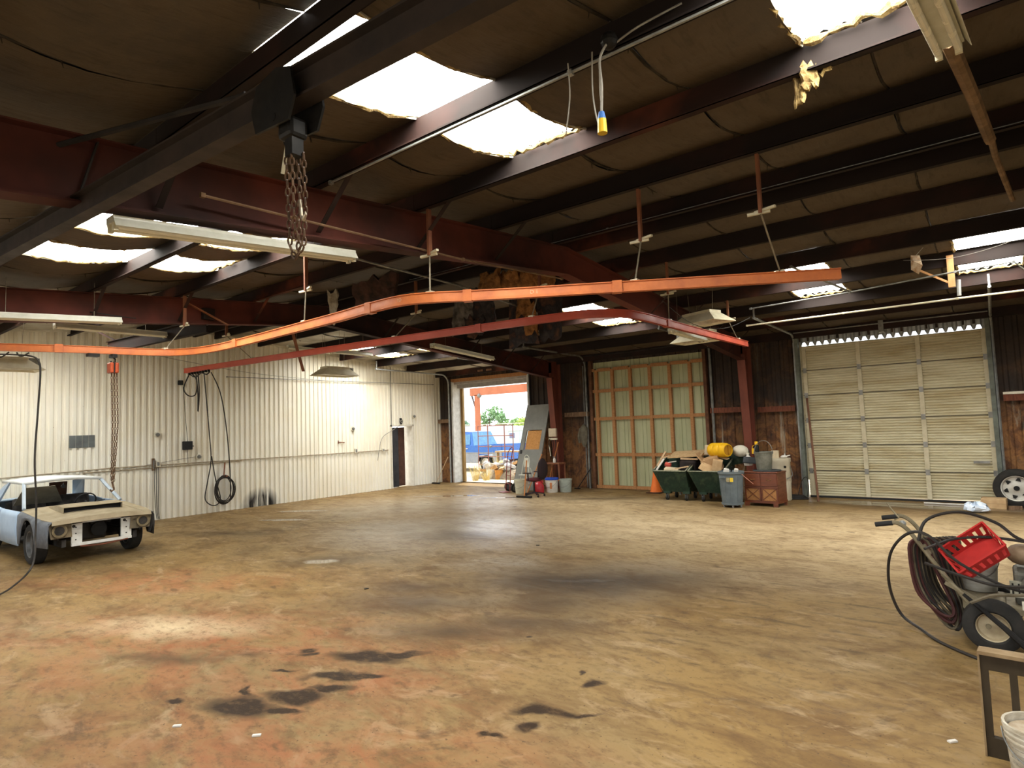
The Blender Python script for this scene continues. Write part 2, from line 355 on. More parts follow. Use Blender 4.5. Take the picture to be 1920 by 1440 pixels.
# back wall
wb_ = struct('wall_back', 'rust-brown fire-burnt corrugated wall holding the big doors')
PROFB = ((0,0),(.12,.03),(.38,.03),(.5,0))
D1, D2, D3 = (-15.72, -12.2, 3.72), (-9.66, -6.14, 3.86), (-3.70, .02, 3.84)
def bsheet(x0, x1, z0):
    n = max(1, round((x1-x0)/1.0)); w = (x1-x0)/n
    for i in range(n):
        a = x0+i*w
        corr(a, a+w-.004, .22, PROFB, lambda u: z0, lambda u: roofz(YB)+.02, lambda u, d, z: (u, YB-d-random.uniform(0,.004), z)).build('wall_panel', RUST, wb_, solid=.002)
prev = XL
for x0, x1, zt in (D1, D2, D3):
    bsheet(prev, x0, 0); bsheet(x0, x1, zt); prev = x1
bsheet(prev, XR, 0)
mb = MB(); prev = XL-.14
for x0, x1, zt in (D1, D2, D3):
    mb.box(prev, YB+.04, 0, x0-.06, YB+.16, 4.5); mb.box(x0-.06, YB+.04, zt+.04, x1+.06, YB+.16, 4.5); prev = x1+.06
mb.box(prev, YB+.04, 0, XR, YB+.16, 4.5); mb.build('backing', M('wall_backing', (.3,.28,.24)), wb_)
GIRT = M('girt_wood', (.24, .15, .085), (.12, .07, .04), .75, 0, 4, (6,1,1))
GIRTR = M('girt_rust', (.19, .06, .03), (.10, .035, .02), .7, 0, 4, (6,1,1))
for x0, x1, z, mt in ((XL, -15.85, 2.25, GIRT), (-12.05, -11.1, 2.27, GIRT), (-10.7, -9.85, 2.27, GIRT), (-6.0, -5.15, 2.2, GIRTR), (-4.75, -3.85, 2.17, GIRTR), (.2, 3, 2.2, GIRTR)):
    MB().box(x0, YB-.16, z-.05, x1, YB-.03, z+.09).build('girt', mt, wb_)
MB().box(.2, YB-.19, 2.29, 3, YB-.03, 2.34).build('girt_cap', PALE, wb_)

# right and near walls with their open bay doors (behind and beside the camera)
PLAINW = M('grey_sheet', (.42,.39,.33), (.30,.27,.22), .6)
wr = struct('wall_right', 'plain corrugated end wall'); wf = struct('wall_front', 'near corrugated wall with open bay doors')
bsx = lambda par, a, c, z0, x: corr(a, c, .22, PROFB, lambda u: z0, lambda u: roofz(u), lambda u, d, z: (x-d, u, z)).build('wall_panel', PLAINW, par, solid=.02)
bsx(wr, YF, 5.5, 0, XR); bsx(wr, 5.5, 9.5, 3.6, XR); bsx(wr, 9.5, YB, 0, XR)
bsy = lambda par, a, c, z0, y: corr(a, c, .22, PROFB, lambda u: z0, lambda u: roofz(y), lambda u, d, z: (u, y+d, z)).build('wall_panel', PLAINW, par, solid=.02)
for a, c, z0 in ((XL,-15.2,0),(-15.2,-11.6,3.7),(-11.6,-9.4,0),(-9.4,-5.8,3.7),(-5.8,-3.4,0),(-3.4,.2,3.7),(.2,2.2,0),(2.2,5.8,3.7),(5.8,XR,0)): bsy(wf, a, c, z0, YF)

# ---- roof: deck, sagging insulation blankets, purlins, rafters
ce = struct('ceiling', 'low-pitched steel roof lined with dirty sagging insulation')
SKY_N = [(-3.49, -2.69), (-.86, -.02), (-9.43, -8.57), (-7.85, -7.05), (-14.5, -13.6), (3.4, 4.2)]  # leftmost skylight is added behind the rafter to brighten the white wall
SKY_F = [(-2.86, -2.0), (-.28, .56), (-7.3, -6.42), (-15.3, -14.3), (-13.35, -12.75), (3.4, 4.2)]
YN, YFAR = (1.93, 4.61), (10.53, 13.36)
def holes(y0, y1):
    ym = (y0+y1)/2
    return SKY_N if YN[0] < ym < YN[1] else SKY_F if YFAR[0] < ym < YFAR[1] else []
def minus(a, c, hs):
    out = [(a, c)]
    for h0, h1 in hs:
        nx = []
        for p, q in out:
            if h1 <= p or h0 >= q: nx.append((p, q)); continue
            if p < h0: nx.append((p, h0))
            if h1 < q: nx.append((h1, q))
        out = nx
    return out
ys = [YF-.2]+PUR[:7]+[YR]+PUR[7:]+[YB+.2]
mb = MB()
for y0, y1 in zip(ys, ys[1:]):
    for p, q in minus(XL-.2, XR+.1, holes(y0, y1)): mb.add([(p,y0,roofz(y0)+.1),(q,y0,roofz(y0)+.1),(q,y1,roofz(y1)+.1),(p,y1,roofz(y1)+.1)], [(0,1,2,3)])
mb.build('roof_deck', DARKST, ce, solid=.02)
def blanket_mat():
    m, nt, n, l, b = nodes('dirty_insulation_facing')
    o = nt.nodes.new('ShaderNodeNewGeometry').outputs['Position']
    bl = noise(nt, o, .8, 6, .65, .4); cr = noise(nt, mapping(nt, (14, 2.5, 1), vec=o), 1.4, 5, .65)
    col = ramp(nt, bl, [(.3, (.076, .054, .032)), (.5, (.106, .081, .054)), (.7, (.062, .051, .040))])
    col = mixc(nt, ramp(nt, cr, [(.52, 0), (.7, .5)]), col, (.045, .033, .022))
    col = mixc(nt, ramp(nt, noise(nt, o, 5, 5, .7), [(.68, 0), (.74, .9)]), col, (.03, .022, .016))
    # grey soot film around the burnt ridge
    mp = mapping(nt, (4.5, 3.2, 3), (-6.2, 7.6, 4.6), vec=o, kind='TEXTURE')
    ln = nt.nodes.new('ShaderNodeVectorMath'); ln.operation = 'LENGTH'; l.new(mp, ln.inputs[0])
    col = mixc(nt, math_(nt, 'MULTIPLY', ramp(nt, ln.outputs['Value'], [(.2, 1), (1.0, 0)]), .8), col, (.05, .044, .04))
    l.new(col, b.inputs['Base Color']); b.inputs['Roughness'].default_value = .7; b.inputs['Specular IOR Level'].default_value = .2
    l.new(bump(nt, cr, .45, .02), b.inputs['Normal']); return m
BLK = blanket_mat()
BLKW = M('cleaner_insulation_facing', (.46,.42,.34), (.34,.30,.23), .6, 0, .9, c3=(.20,.17,.12))
FRAY = M('frayed_seam', (.05,.038,.025), (.02,.015,.01), .9)
seams = [-.5-1.22*k for k in range(-6, 14)]; seams = sorted([s for s in seams if XL+.2 < s < XR-.2]+[XL, XR])
for sx0, sx1 in zip(seams, seams[1:]):
    for side in (0, 1):
        yy = [y for y in ys if (y <= YR if side == 0 else y >= YR)]
        mb = MB(); ph = random.random()*6
        for y0, y1 in zip(yy, yy[1:]):
            for p, q in minus(sx0+.012, sx1-.012, holes(y0, y1)):
                G = []
                for i in range(7):
                    t = i/6; y = y0+(y1-y0)*t; sag = .02+.085*min(1,(y1-y0)/1.2)*math.sin(PI*t)
                    row = []
                    for j in range(5):
                        x = p+(q-p)*j/4; w = .016*math.sin(3.1*x+2.2*y+ph)*math.sin(PI*t)
                        e = .018*math.sin(PI*t) if j in (0, 4) else 0
                        row.append((x, y, roofz(y)+.02-sag+w-e))
                    G.append(row)
                mb.grid(G)
        mb.build('insulation_blanket', BLKW if sx1 < -10.6 else BLK, ce, smooth=True)
        if True:
            fr = MB(); x = sx0
            for y0, y1 in zip(yy, yy[1:]):
                if any(h0 < x < h1 for h0, h1 in holes(y0, y1)): continue
                seg = [(x+random.uniform(-.012,.012), y0+(y1-y0)*t, roofz(y0+(y1-y0)*t)+.02-.02-.10*min(1,(y1-y0)/1.2)*math.sin(PI*t)) for t in (0,.2,.4,.6,.8,1)]
                fr.tube(seg, [.006,.011,.014,.012,.015,.006], 5)
                for _ in range(2):
                    s_ = random.choice(seg[1:5]); fr.tube([s_, (s_[0]+random.uniform(-.02,.02), s_[1]+.01, s_[2]-random.uniform(.03,.07))], [.006,.002], 4)
            if fr.v: fr.build('seam_flap', FRAY, ce)
def cee(mb, x0, x1, y, zb, h=.225, w=.07, t=.006, flip=1):   # Z purlin: web, bottom and top flange, lip
    z1 = zb+h
    mb.box(x0, y-t/2, zb, x1, y+t/2, z1); mb.box(x0, y if flip > 0 else y-w, zb, x1, y+w if flip > 0 else y, zb+t)
    mb.box(x0, y-w if flip > 0 else y, z1-t, x1, y if flip > 0 else y+w, z1)
    mb.box(x0, (y+w-t) if flip > 0 else y-w, zb, x1, (y+w) if flip > 0 else y-w+t, zb+.02); return mb
for i, y in enumerate(PUR):
    fl_ = -1 if y < YR else 1
    for x0, x1 in ((XL+.05, FRAMES['A']-.002), (FRAMES['A']+.002, FRAMES['B']-.002), (FRAMES['B']+.002, XR-.05)):
        cee(MB(), x0, x1, y, roofz(y)-.235, flip=fl_).build('purlin', RED, ce)
cee(MB(), XL+.05, XR-.05, YB-.25, roofz(YB)-.24).build('eave_strut', RED, ce)
RAFT = M('rafter_red_oxide', (.125,.030,.019), (.062,.018,.013), .75, 0, 1.0, (.4,.4,.4), lo=.36, hi=.60, c3=(.022,.012,.011))
def rafter(x, name='rafter'):
    for s in (-1, 1):
        ye = YB-.55 if s > 0 else YF+.55
        mb = MB(); n = 8; W = []
        top = lambda y: roofz(y)-.24
        bot = lambda y: roofz(y)-.24-(.40+.10*abs(y-YR)/8.2)
        pts = [YR+(ye-YR)*i/n for i in range(n+1)]
        vs = [(x, y, bot(y)) for y in pts]+[(x, y, top(y)) for y in pts]
        web = MB().add(vs, [(i, i+1, i+2+n, i+1+n) for i in range(n)]).build('rafter', RAFT, ce, solid=.012)
        MB().grid([[(x-.09, y, bot(y)), (x+.09, y, bot(y))] for y in pts]).build('flange', RAFT, web, solid=.016)
        MB().grid([[(x-.09, y, top(y)), (x+.09, y, top(y))] for y in pts]).build('flange', RAFT, web, solid=.012)
        for y in PUR:
            if (y-YR)*s > .6 and abs(y-ye) > .5:
                MB().bar((x+.05, y, bot(y)+.05), (x+.55, y, roofz(y)-.22), .05, .006).build('flange_brace', RED, web)
                MB().box(x-.085, y-.006, bot(y), x-.006, y+.006, top(y)).build('stiffener', RED, web)
for k in FRAMES: rafter(FRAMES[k])

# skylights: corrugated fibreglass sheets glowing with daylight; the leftmost near one is added
def sky_mat():
    m, nt, n, l, b = nodes('translucent_fibreglass')
    b.inputs['Base Color'].default_value = (.9, .9, .85, 1); b.inputs['Roughness'].default_value = .5
    o = nt.nodes.new('ShaderNodeTexCoord').outputs['Object']
    l.new(ramp(nt, noise(nt, o, 3, 4), [(.3, (1, .97, .90)), (.7, (.94, .95, .92))]), b.inputs['Emission Color'])
    b.inputs['Emission Strength'].default_value = SKYLIGHT_STRENGTH; return m
SKYM = sky_mat()
FOAM = M('torn_yellow_insulation', (.42,.30,.12), (.17,.11,.045), .95, 0, 14, bmp=.8)
LEDGE = M('skylight_ledge', (.62,.60,.48), (.46,.43,.32), .6)
wn_ = 1
for hs, (y0, y1) in ((SKY_N, YN), (SKY_F, YFAR)):
    for x0, x1 in hs:
        w = struct('window_%d' % wn_, 'blown-out fibreglass roof skylight sheet'); wn_ += 1
        corr(x0-.05, x1+.05, .13, ((0,0),(.25,.018),(.5,.0),(.75,-.018)), lambda u: y0-.05, lambda u: y1+.05, lambda u, d, y: (u, y, roofz(y)+.06+d)).build('skylight_sheet', SKYM, w, smooth=True)
        mid = [y for y in PUR if y0-.1 < y < y1+.1]
        for xs, s in ((x0, 1), (x1, -1)):
            for a, c in zip(mid, mid[1:]):
                MB().grid([[(xs, y, roofz(y)+.05), (xs-s*.02, y, roofz(y)-.02-.08*math.sin(PI*(y-a)/(c-a)))] for y in [a+(c-a)*i/6 for i in range(7)]]).build('ledge', LEDGE, w, solid=.01)
                pts = []; rr = []
                for i in range(19):
                    y = a+.08+(c-a-.16)*i/18
                    pts.append((xs-s*random.uniform(.0,.03), y, roofz(y)-.005-.088*math.sin(PI*(y-a)/(c-a))+random.uniform(-.012,.012))); rr.append(random.uniform(.006,.022))
                MB().tube(pts, rr, 5).build('torn_insulation', FOAM, w)
        c = mid[-1]-.06
        pts = [(x0+(x1-x0)*i/16, c+random.uniform(-.03,.02), roofz(c)-.01+random.uniform(-.02,.02)) for i in range(17)]
        MB().tube(pts, [random.uniform(.005,.03)*(1.6 if i in (1,2,9,10,11) else 1) for i in range(17)], 6).build('torn_insulation', FOAM, w)

# ---- columns of the frames along the back wall
def column(x, label):
    t = thing('steel_column', label, 'column', (x, YB-.18, 0), 0, 'frame columns on the back wall')
    zt = roofz(YB)-.05; web = MB().add([(0,0,0),(0,-.22,0),(0,-.52,3.62),(0,-.5,4.0),(0,0,zt-.1)], [(0,1,2,3,4)])
    web.build('web', REDC, t, solid=.012)
    MB().bar((0,-.22,0), (0,-.52,3.62), .2, .016, (0,1,0)).build('front_flange', REDC, t)
    MB().box(-.1,-.012,0,.1,.004,zt-.1).build('rear_flange', REDC, t)
    MB().box(-.13,-.26,0,.13,.05,.016).build('base_plate', REDC, t)
    return t
column(FRAMES['A'], 'dark red tapered steel column carrying a fuse box beside the open doorway')
column(FRAMES['B'], 'dark red tapered steel column between the timber-braced door and the sectional door')

# ---- door 1: the open bay
d1 = struct('door_1', 'open bay doorway to the sunlit yard')
x0, x1, zt = D1
JAMB = M('white_jamb', (.66,.66,.62), (.5,.49,.45), .6); OLDW = M('weathered_jamb_wood', (.34,.22,.08), (.2,.12,.05), .8, 0, 4, (3,3,.6))
MB().box(x0-.05, YB-.06, 0, x0+.03, YB+.42, zt).build('jamb', JAMB, d1); MB().box(x0+.03, YB+.36, 0, x0+.13, YB+.46, zt-.1).build('jamb_post', OLDW, d1)
MB().box(x1-.03, YB-.06, 0, x1+.05, YB+.42, zt).build('jamb', JAMB, d1)
MB().box(x0-.05, YB-.06, zt-.02, x1+.05, YB+.02, zt+.1).build('header_board', WOODX, d1)
MB().box(x0+.02, YB+.02, zt-.1, x1-.02, YB+.2, zt).build('lintel', M('lintel_grey', (.40,.38,.36), (.3,.28,.27), .7), d1)
MB().box(x0+.02, YB+.2, zt-.24, x1-.02, YB+.44, zt-.1).build('lintel', M('lintel_grey', (.40,.38,.36)), d1)
def tracks(par, x0, x1, zt, mat, L=4.0, zh=None, y=YB-.14):
    zh = zh or zt+.25
    for x in (x0-.1, x1+.1):
        pts = [(x, y, .0), (x, y, zt*.5), (x, y, zt-.25)]+[(x, y-.35+.35*math.cos(t*PI/2/6), zh-.35+.35*math.sin(t*PI/2/6)) for t in range(7)]+[(x, y-L, zh+.05)]
        MB().tube(pts, .028, 6).build('door_track', mat, par)
        MB().box(x-.055, y+.03, 0, x-.02, y+.11, zt+.1).build('track_angle', mat, par)
        MB().bar((x, y-L+.05, zh+.05), (x, y-L+.05, roofz(y-L)-.15), .03, .03).build('track_hanger', mat, par)
tracks(d1, x0, x1, zt, GALV, 3.4, 3.98)
sp = MB().tube([(x0-.1+i*(x1-x0+.2)/8, YB-.22, 4.0+(.03 if i%3==1 else -.02 if i%3==2 else 0)) for i in range(9)], .022, 7); sp.build('torsion_shaft', M('rusty_shaft', (.27,.14,.08),(.15,.08,.05),.7), d1)
for xx in (x0+1.6, x0+2.0): MB().cyl((xx-.12,YB-.22,4.0), (xx+.12,YB-.22,4.0), .05, n=10).build('spring_drum', M('rusty_shaft', (.27,.14,.08)), d1)

# ---- door 2: bay closed with light sheet on timber frame
d2 = struct('door_2', 'bay closed with pale green sheet nailed to a timber frame')
x0, x1, zt = D2
PG = M('pale_green_sheet', (.47,.48,.30), (.40,.41,.245), .9, 0, 2, (2,1,.4))
n = 4
for i in range(n):
    a = x0+(x1-x0)*i/n
    corr(a, a+(x1-x0)/n+.006, .3, ((0,0),(.03,.03),(.09,.03),(.12,0),(.44,.0),(.46,.012),(.48,.012),(.50,0)), lambda u: .0, lambda u: zt, lambda u, d, z: (u, YB-.02-d, z)).build('sheet', PG, d2, solid=.003)
MB().box(x0-.05, YB+.03, 0, x1+.05, YB+.05, zt+.05).build('added_backing', PLAINW, d2)  # hidden backing, added to keep daylight from leaking through the sheets
xs = [-9.52, -8.97, -8.37, -7.74, -7.13, -6.53]
for x in xs: MB().box(x-.045, YB-.13, .02, x+.045, YB-.045, 3.62).build('stud', WOOD, d2)
for z in (2.97, 2.12, 1.03, .06, 3.62):
    for a, c in zip([x0]+xs, xs+[x1]): MB().box(a+.045 if a != x0 else a, YB-.115, z-.045, c-.045 if c != x1 else c, YB-.045, z+.05).build('rail', WOODX, d2)
MB().box(x0-.09, YB-.16, 0, x0-.0, YB-.02, zt+.1).build('jamb', M('dark_jamb', (.16,.07,.035), (.09,.04,.02), .7), d2)
MB().box(x1+.0, YB-.16, 0, x1+.09, YB-.02, zt+.1).build('jamb', M('dark_jamb', (.16,.07,.035)), d2)
tracks(d2, x0-.12, x1+.12, zt, GALVD, 3.2, 4.08)
for xx in (x0-.33,): MB().tube([(xx, YB-.1, .02), (xx, YB-.1, 3.8)], .02, 6).build('conduit', GALVD, d2)
MB().tube([(x0-.2, YB-.25, 4.08), (x0+1.2, YB-.25, 4.06), (x1+.2, YB-.25, 4.1)], .02, 6).build('torsion_shaft', DARKST, d2)

# ---- door 3: sectional overhead door
d3 = struct('door_3', 'closed cream sectional overhead door, bottom edge slightly raised')
x0, x1 = -3.654, -.03; dz = .6155; z00 = -.015
SEC = M('cream_door_section', (.66,.61,.43), (.56,.50,.33), .5, 0, 1.6, (.5,1,3), c3=(.46,.38,.22))
STILE = M('cream_stile', (.62,.56,.40), (.5,.44,.29), .5)
HINGE = M('hinge_steel', (.32,.31,.28), (.2,.19,.17), .45, .5)
tilt = lambda x: .05*(x-x0)/(x1-x0)          # the foot of the door hangs a little out of level
bays = [x0+.07+i*(x1-x0-.07)/3 for i in range(4)]
for k in range(6):
    zb = .04+k*dz; zt_ = zb+dz-.012
    rows = []; nr = 10
    for i in range(nr):
        for f, d in ((0,.0),(.10,.024),(.60,.024),(.70,0)):
            z = zb+(zt_-zb)*(i+f)/nr; rows.append((z, d))
    rows.append((zt_, 0))
    mb = MB(); mb.grid([[(x0, YB-.03-d, z+(tilt(x0) if k == 0 and z < zb+.05 else 0)), (x1, YB-.03-d, z+(tilt(x1)-.03 if k == 0 and z < zb+.05 else 0))] for z, d in rows])
    s = mb.build('door_section', SEC, d3, solid=.004)
    for j, x in enumerate(bays):
        MB().box(x-.045, YB-.095, zb+.01, x+.045, YB-.045, zt_-.005).build('stile', STILE, s)
        if k: MB().box(x-.04, YB-.108, zb-.07, x+.04, YB-.095, zb+.05).build('hinge', HINGE, s)
    if k: MB().box(x0, YB-.058, zb-.014, x1, YB-.022, zb+.004).build('joint', M('door_joint', (.10,.085,.055)), s)
MB().box(x0, YB-.09, .0, x1, YB-.05, .045).build('bottom_seal', M('black_rubber', (.02,.02,.02), (.03,.03,.03), .8), d3)
MB().box(x0-.07, YB-.02, .42, x0+.02, YB+.02, 3.86).build('side_stop', STILE, d3); MB().box(x1-.02, YB-.02, .0, x1+.07, YB+.02, 3.86).build('side_stop', STILE, d3)
MB().ob((x1-.22, YB-.11, .88), (.28,.02,.05)).build('slide_bolt', HINGE, d3)
corr(x0-.02, x1+.05, .165, ((0,0),(.2,.03),(.55,.03),(.75,0)), lambda u: 3.81 if .1 < (u/.165) % 1 < .6 else 3.725, lambda u: 3.98, lambda u, d, z: (u, YB-.02-d, z)).build('head_flashing', GALV, d3, solid=.003)
tracks(d3, x0-.02, x1+.04, 3.74, GALV, 3.3, 4.02, YB-.1)
MB().box(x1+.03, YB-.2, 0, x1+.11, YB-.02, 4.0).build('jamb', M('green_grey_jamb', (.17,.19,.16), (.1,.11,.09), .6), d3)
MB().box(x0-.11, YB-.2, 0, x0-.03, YB-.02, 4.0).build('jamb', M('green_grey_jamb', (.17,.19,.16)), d3)
MB().tube([(x0-.1, YB-.28, 4.05), (x1+.1, YB-.28, 4.05)], .016, 6).build('torsion_shaft', GALVD, d3)
MB().box(-1.92, YB-.3, 3.85, -1.82, YB-.1, 4.3).build('centre_bracket', GALVD, d3)

# ---- door 4: personnel doorway in the white wall
d4 = struct('door_4', 'narrow personnel doorway in the white wall, black leaf ajar')
W4 = M('doorway_white', (.74,.70,.60), (.62,.57,.46), .5)
MB().box(XL-.3, DY0-.04, 0, XL+.045, DY0, DZ+.05).build('jamb', W4, d4); MB().box(XL-.42, DY1, 0, XL+.045, DY1+.04, DZ+.05).build('jamb', W4, d4)
MB().box(XL-.3, DY0-.04, DZ, XL+.045, DY1+.04, DZ+.05).build('head', W4, d4)
MB().ob((XL-.12, DY0+.20, 1.06), (.04,.42,2.08), (0,0,R(6))).build('door_leaf', M('black_leaf', (.022,.020,.024), (.012,.012,.014), .5), d4)
MB().ob((XL-.30, DY0+.66, 1.06), (.04,.32,2.08), (0,0,R(-10))).build('door_leaf', M('brown_leaf', (.10,.045,.03), (.06,.028,.02), .6), d4)
MB().box(XL-.05, DY0, 0, XL+.01, DY0+.03, DZ).build('stop', W4, d4)
# ================================================================== OVERHEAD THINGS
ORANGE = M('orange_rail_paint', (.64,.20,.062), (.54,.16,.05), .42, 0, 3, c3=(.44,.13,.05))
ORANGE2 = M('red_rail_paint', (.42,.075,.04), (.34,.06,.035), .45, 0, 3)
ROD = M('hanger_rod', (.34,.30,.22), (.2,.17,.12), .5, .5); CREAM = M('cream_clamp', (.70,.66,.50), (.5,.46,.33), .5)
CHAN = M('rusty_channel', (.28,.115,.055), (.16,.06,.035), .6, 0, 4, (1,1,.5))
BLACK = M('black_rubber', (.02,.02,.02), (.03,.03,.03), .8)
CABLE = M('black_cable', (.035,.028,.022), (.02,.018,.016), .6)
RAILP = [(-.035,0),(-.012,0),(-.012,.012),(.012,.012),(.012,0),(.035,0),(.035,.028),(.03,.098),(.045,.10),(.045,.11),(-.045,.11),(-.045,.10),(-.03,.098),(-.035,.028)]
def rail(name, label, pts, z, mat, hang, joints):
    p = crom([(x, y, z) for x, y in pts], 8)
    t = thing(name, label, 'crane rail', (pts[0][0], pts[0][1], z)); o = Vector(t.location)
    MB().sweep([q-o for q in p], RAILP).build('track', mat, t)
    for (x, y) in hang:
        py = min(PUR, key=lambda a: abs(a-y)); zt = roofz(py)-.235
        zc = z+.11+(zt-z-.11)*.45
        ch = MB().bar(Vector((x,py,zc))-o, Vector((x,py,zt))-o, .05, .03).build('drop_channel', CHAN, t)
        MB().tube([Vector((x,y,z+.1))-o, Vector((x,(y+py)/2,(zc+z+.1)/2))-o, Vector((x,py,zc))-o], .009, 6).build('hanger_rod', ROD, t)
        cb = MB(); cb.bar(Vector((x-.12,py-.02,zc))-o, Vector((x+.08,py+.03,zc+.01))-o, .03, .025); cb.bar(Vector((x-.06,py+.03,zc+.025))-o, Vector((x+.14,py-.02,zc+.03))-o, .03, .022)
        cb.build('clamp_bar', CREAM, t)
        MB().bar(Vector((x-.04,y,z+.115))-o, Vector((x+.04,y,z+.115))-o, .06, .03).build('rail_clip', CREAM, t)
    for x, y, dx, dy in joints:
        MB().bar(Vector((x-dx*.05,y-dy*.05,z+.055))-o, Vector((x+dx*.05,y+dy*.05,z+.055))-o, .1, .125).build('joint_sleeve', mat, t)
    return t
R1 = [(-11.6,1.2),(-11.28,2.32),(-11.03,2.95),(-10.86,3.55),(-10.72,4.12),(-10.42,4.5),(-9.7,4.68),(-8.46,4.66),(-7.2,4.59),(-6.22,4.53),(-5.51,4.46),(-5.0,4.46),(-4.69,4.58),(-4.35,4.82),(-3.8,5.18),(-3.29,5.49),(-2.47,6.0),(-1.73,6.46),(-1.11,6.84)]
rail1 = rail('monorail_track', 'long bright orange overhead monorail winding from the left edge across the hall', R1, 3.36, ORANGE, [(-10.62,4.3),(-7.05,4.58),(-4.7,4.6),(-2.85,5.78),(-1.6,6.55)], [(-11.0,2.95,.3,1),(-9.0,4.67,1,0),(-5.55,4.47,1,0),(-4.35,4.82,.8,.5),(-3.0,5.66,.85,.52)])
R2 = [(-14.45,6.29),(-11.41,6.54),(-9.22,6.73),(-6.14,7.05),(-4.85,7.2),(-4.35,7.33),(-4.02,7.66),(-3.93,8.14),(-3.93,9.2),(-3.93,10.87),(-3.92,12.95)]
rail2 = rail('monorail_track', 'shorter dull red overhead monorail curving towards the back wall', R2, 3.474, ORANGE2, [(-7.9,6.86),(-3.93,9.1),(-3.92,12.4),(-11.9,6.5),(-5.2,7.14)], [(-6.14,7.05,1,.1),(-3.93,9.0,0,1)])
MB().cyl((R2[-1][0]-R2[0][0],12.95-R2[0][1],.03),(R2[-1][0]-R2[0][0],12.96-R2[0][1],.09),.02,n=6).build('end_stop', ORANGE2, rail2)
# worn stencil marks on the orange rail
def text(body, size, mat, parent, M4, name='stencil'):
    c = bpy.data.curves.new(name, 'FONT'); c.body = body; c.size = size; c.extrude = .0008; c.align_x = 'CENTER'; c.materials.append(mat)
    o = bpy.data.objects.new(name, c); COL.objects.link(o); me = bpy.data.meshes.new_from_object(o); bpy.data.objects.remove(o)
    o = bpy.data.objects.new(name, me); COL.objects.link(o); o.parent = parent; o.matrix_local = M4; return o
STEN = M('worn_stencil_paint', (.72,.55,.36), (.60,.30,.15), .6, 0, 60, lo=.4, hi=.55)
def on_rail(x, y, dx, dy, z):   # frame: X along rail, Y up, Z towards the camera side
    d = Vector((dx,dy,0)).normalized(); n_ = d.cross(Vector((0,0,1)))
    b = Vector((x,y,z))+n_*.038-Vector(rail1.location)
    return Matrix(((d.x,0,n_.x,b.x),(d.y,0,n_.y,b.y),(0,1,0,b.z),(0,0,0,1)))
text('D 1', .06, STEN, rail1, on_rail(-3.75,5.215,.85,.52,3.395)); text('RD', .05, STEN, rail1, on_rail(-5.0,4.46,1,0,3.4))

# ---- near I-beam runway with its trolley, chain block and chain bundle
bm0, bm1 = Vector((-6.9,1.285,3.54)), Vector((.2,1.75,3.54))
t = thing('runway_beam', 'dark steel I-beam runway crossing the upper left foreground under the roof', 'beam', bm0)
MB().sweep([Vector((0,0,0)), bm1-bm0], [(-.045,0),(.045,0),(.045,.012),(.006,.016),(.006,.15),(.045,.154),(.045,.166),(-.045,.166),(-.045,.154),(-.006,.15),(-.006,.016),(-.045,.012)]).build('i_section', M('sooty_beam', (.045,.032,.026), (.025,.02,.018), .55, .1, 3), t)
for f in (.28, .9):
    p = (bm1-bm0)*f; MB().bar(p+Vector((0,0,.16)), p+Vector((0,.12,roofz(1.9)-.24-3.54)), .05, .012).build('hanger_strap', DARKST, t)
t = thing('chain_hoist', 'black trolley and chain block hanging from the foreground beam', 'hoist', (-2.52,1.575,3.54))
CH = M('rusty_chain', (.15,.085,.045), (.07,.042,.026), .6, .3, 30); BLK2 = M('greasy_black', (.02,.018,.016), (.012,.012,.012), .5, .3)
for s in (-1, 1): MB().prism([(-.16,-.10),(.12,-.12),(.17,-.02),(.14,.12),(.02,.16),(-.15,.13),(-.2,.02)], .012, Matrix.Translation((0,s*.075,.0))@Matrix.Rotation(PI/2,4,'X')).build('trolley_plate', BLK2, t)
for s in (-1, 1):
    for k in (-.09, .08): MB().cyl((k,s*.02,.045),(k,s*.065,.045),.035,n=12).build('trolley_wheel', BLK2, t)
MB().cyl((0,-.09,-.07),(0,.09,-.07),.02,n=8).build('axle_bolt', BLK2, t)
MB().ob((.02,0,-.11),(.11,.10,.10)).build('gear_case', BLK2, t, bevel=.02)
MB().box(.0,-.03,-.24,.06,.03,-.12).build('load_block', BLK2, t)
MB().bar((-.06,.02,-.14),(-.12,.03,-.27),.015,.012).build('tag_strip', CREAM, t)
def chain(mb, pts, link=.045, r=.0055, w=.012):
    P = [Vector(p) for p in pts]; d = 0; k = 0
    for a, b in zip(P, P[1:]):
        L = (b-a).length; n_ = max(1, int(L/link)); dr = (b-a).normalized(); x = dr.orthogonal().normalized(); y = dr.cross(x)
        for i in range(n_):
            c = a+(b-a)*((i+.5)/n_); u = x if k % 2 else y; k += 1; h = link*.62
            mb.tube([c+u*w*math.cos(q)+dr*h*math.sin(q) for q in [2*PI*j/8 for j in range(8)]], r, 4, closed=True)
    return mb
for x, y, z0, z1 in ((-.005,-.02,-.2,-.66),(.015,.03,-.2,-.68),(.04,-.02,-.22,-.64),(.06,.03,-.22,-.67)):
    chain(MB(), [(x,y,z0),(x+.01,y,(z0+z1)/2),(x+.012,y*.6,z1)], .034, .0046, .0095).build('chain', CH, t)
chain(MB(), [(.005,-.015,-.66),(.03,0,-.73),(.06,.02,-.67)], .034, .0046, .0095).build('chain', CH, t)
MB().tube([(.07,.0,-.46),(.08,0,-.5),(.083,.0,-.54),(.1,0,-.56),(.115,0,-.54),(.112,0,-.525)], [.006,.007,.008,.009,.007,.004], 7).build('hook', M('bare_hook', (.42,.36,.27),(.28,.22,.15),.4,.6), t)

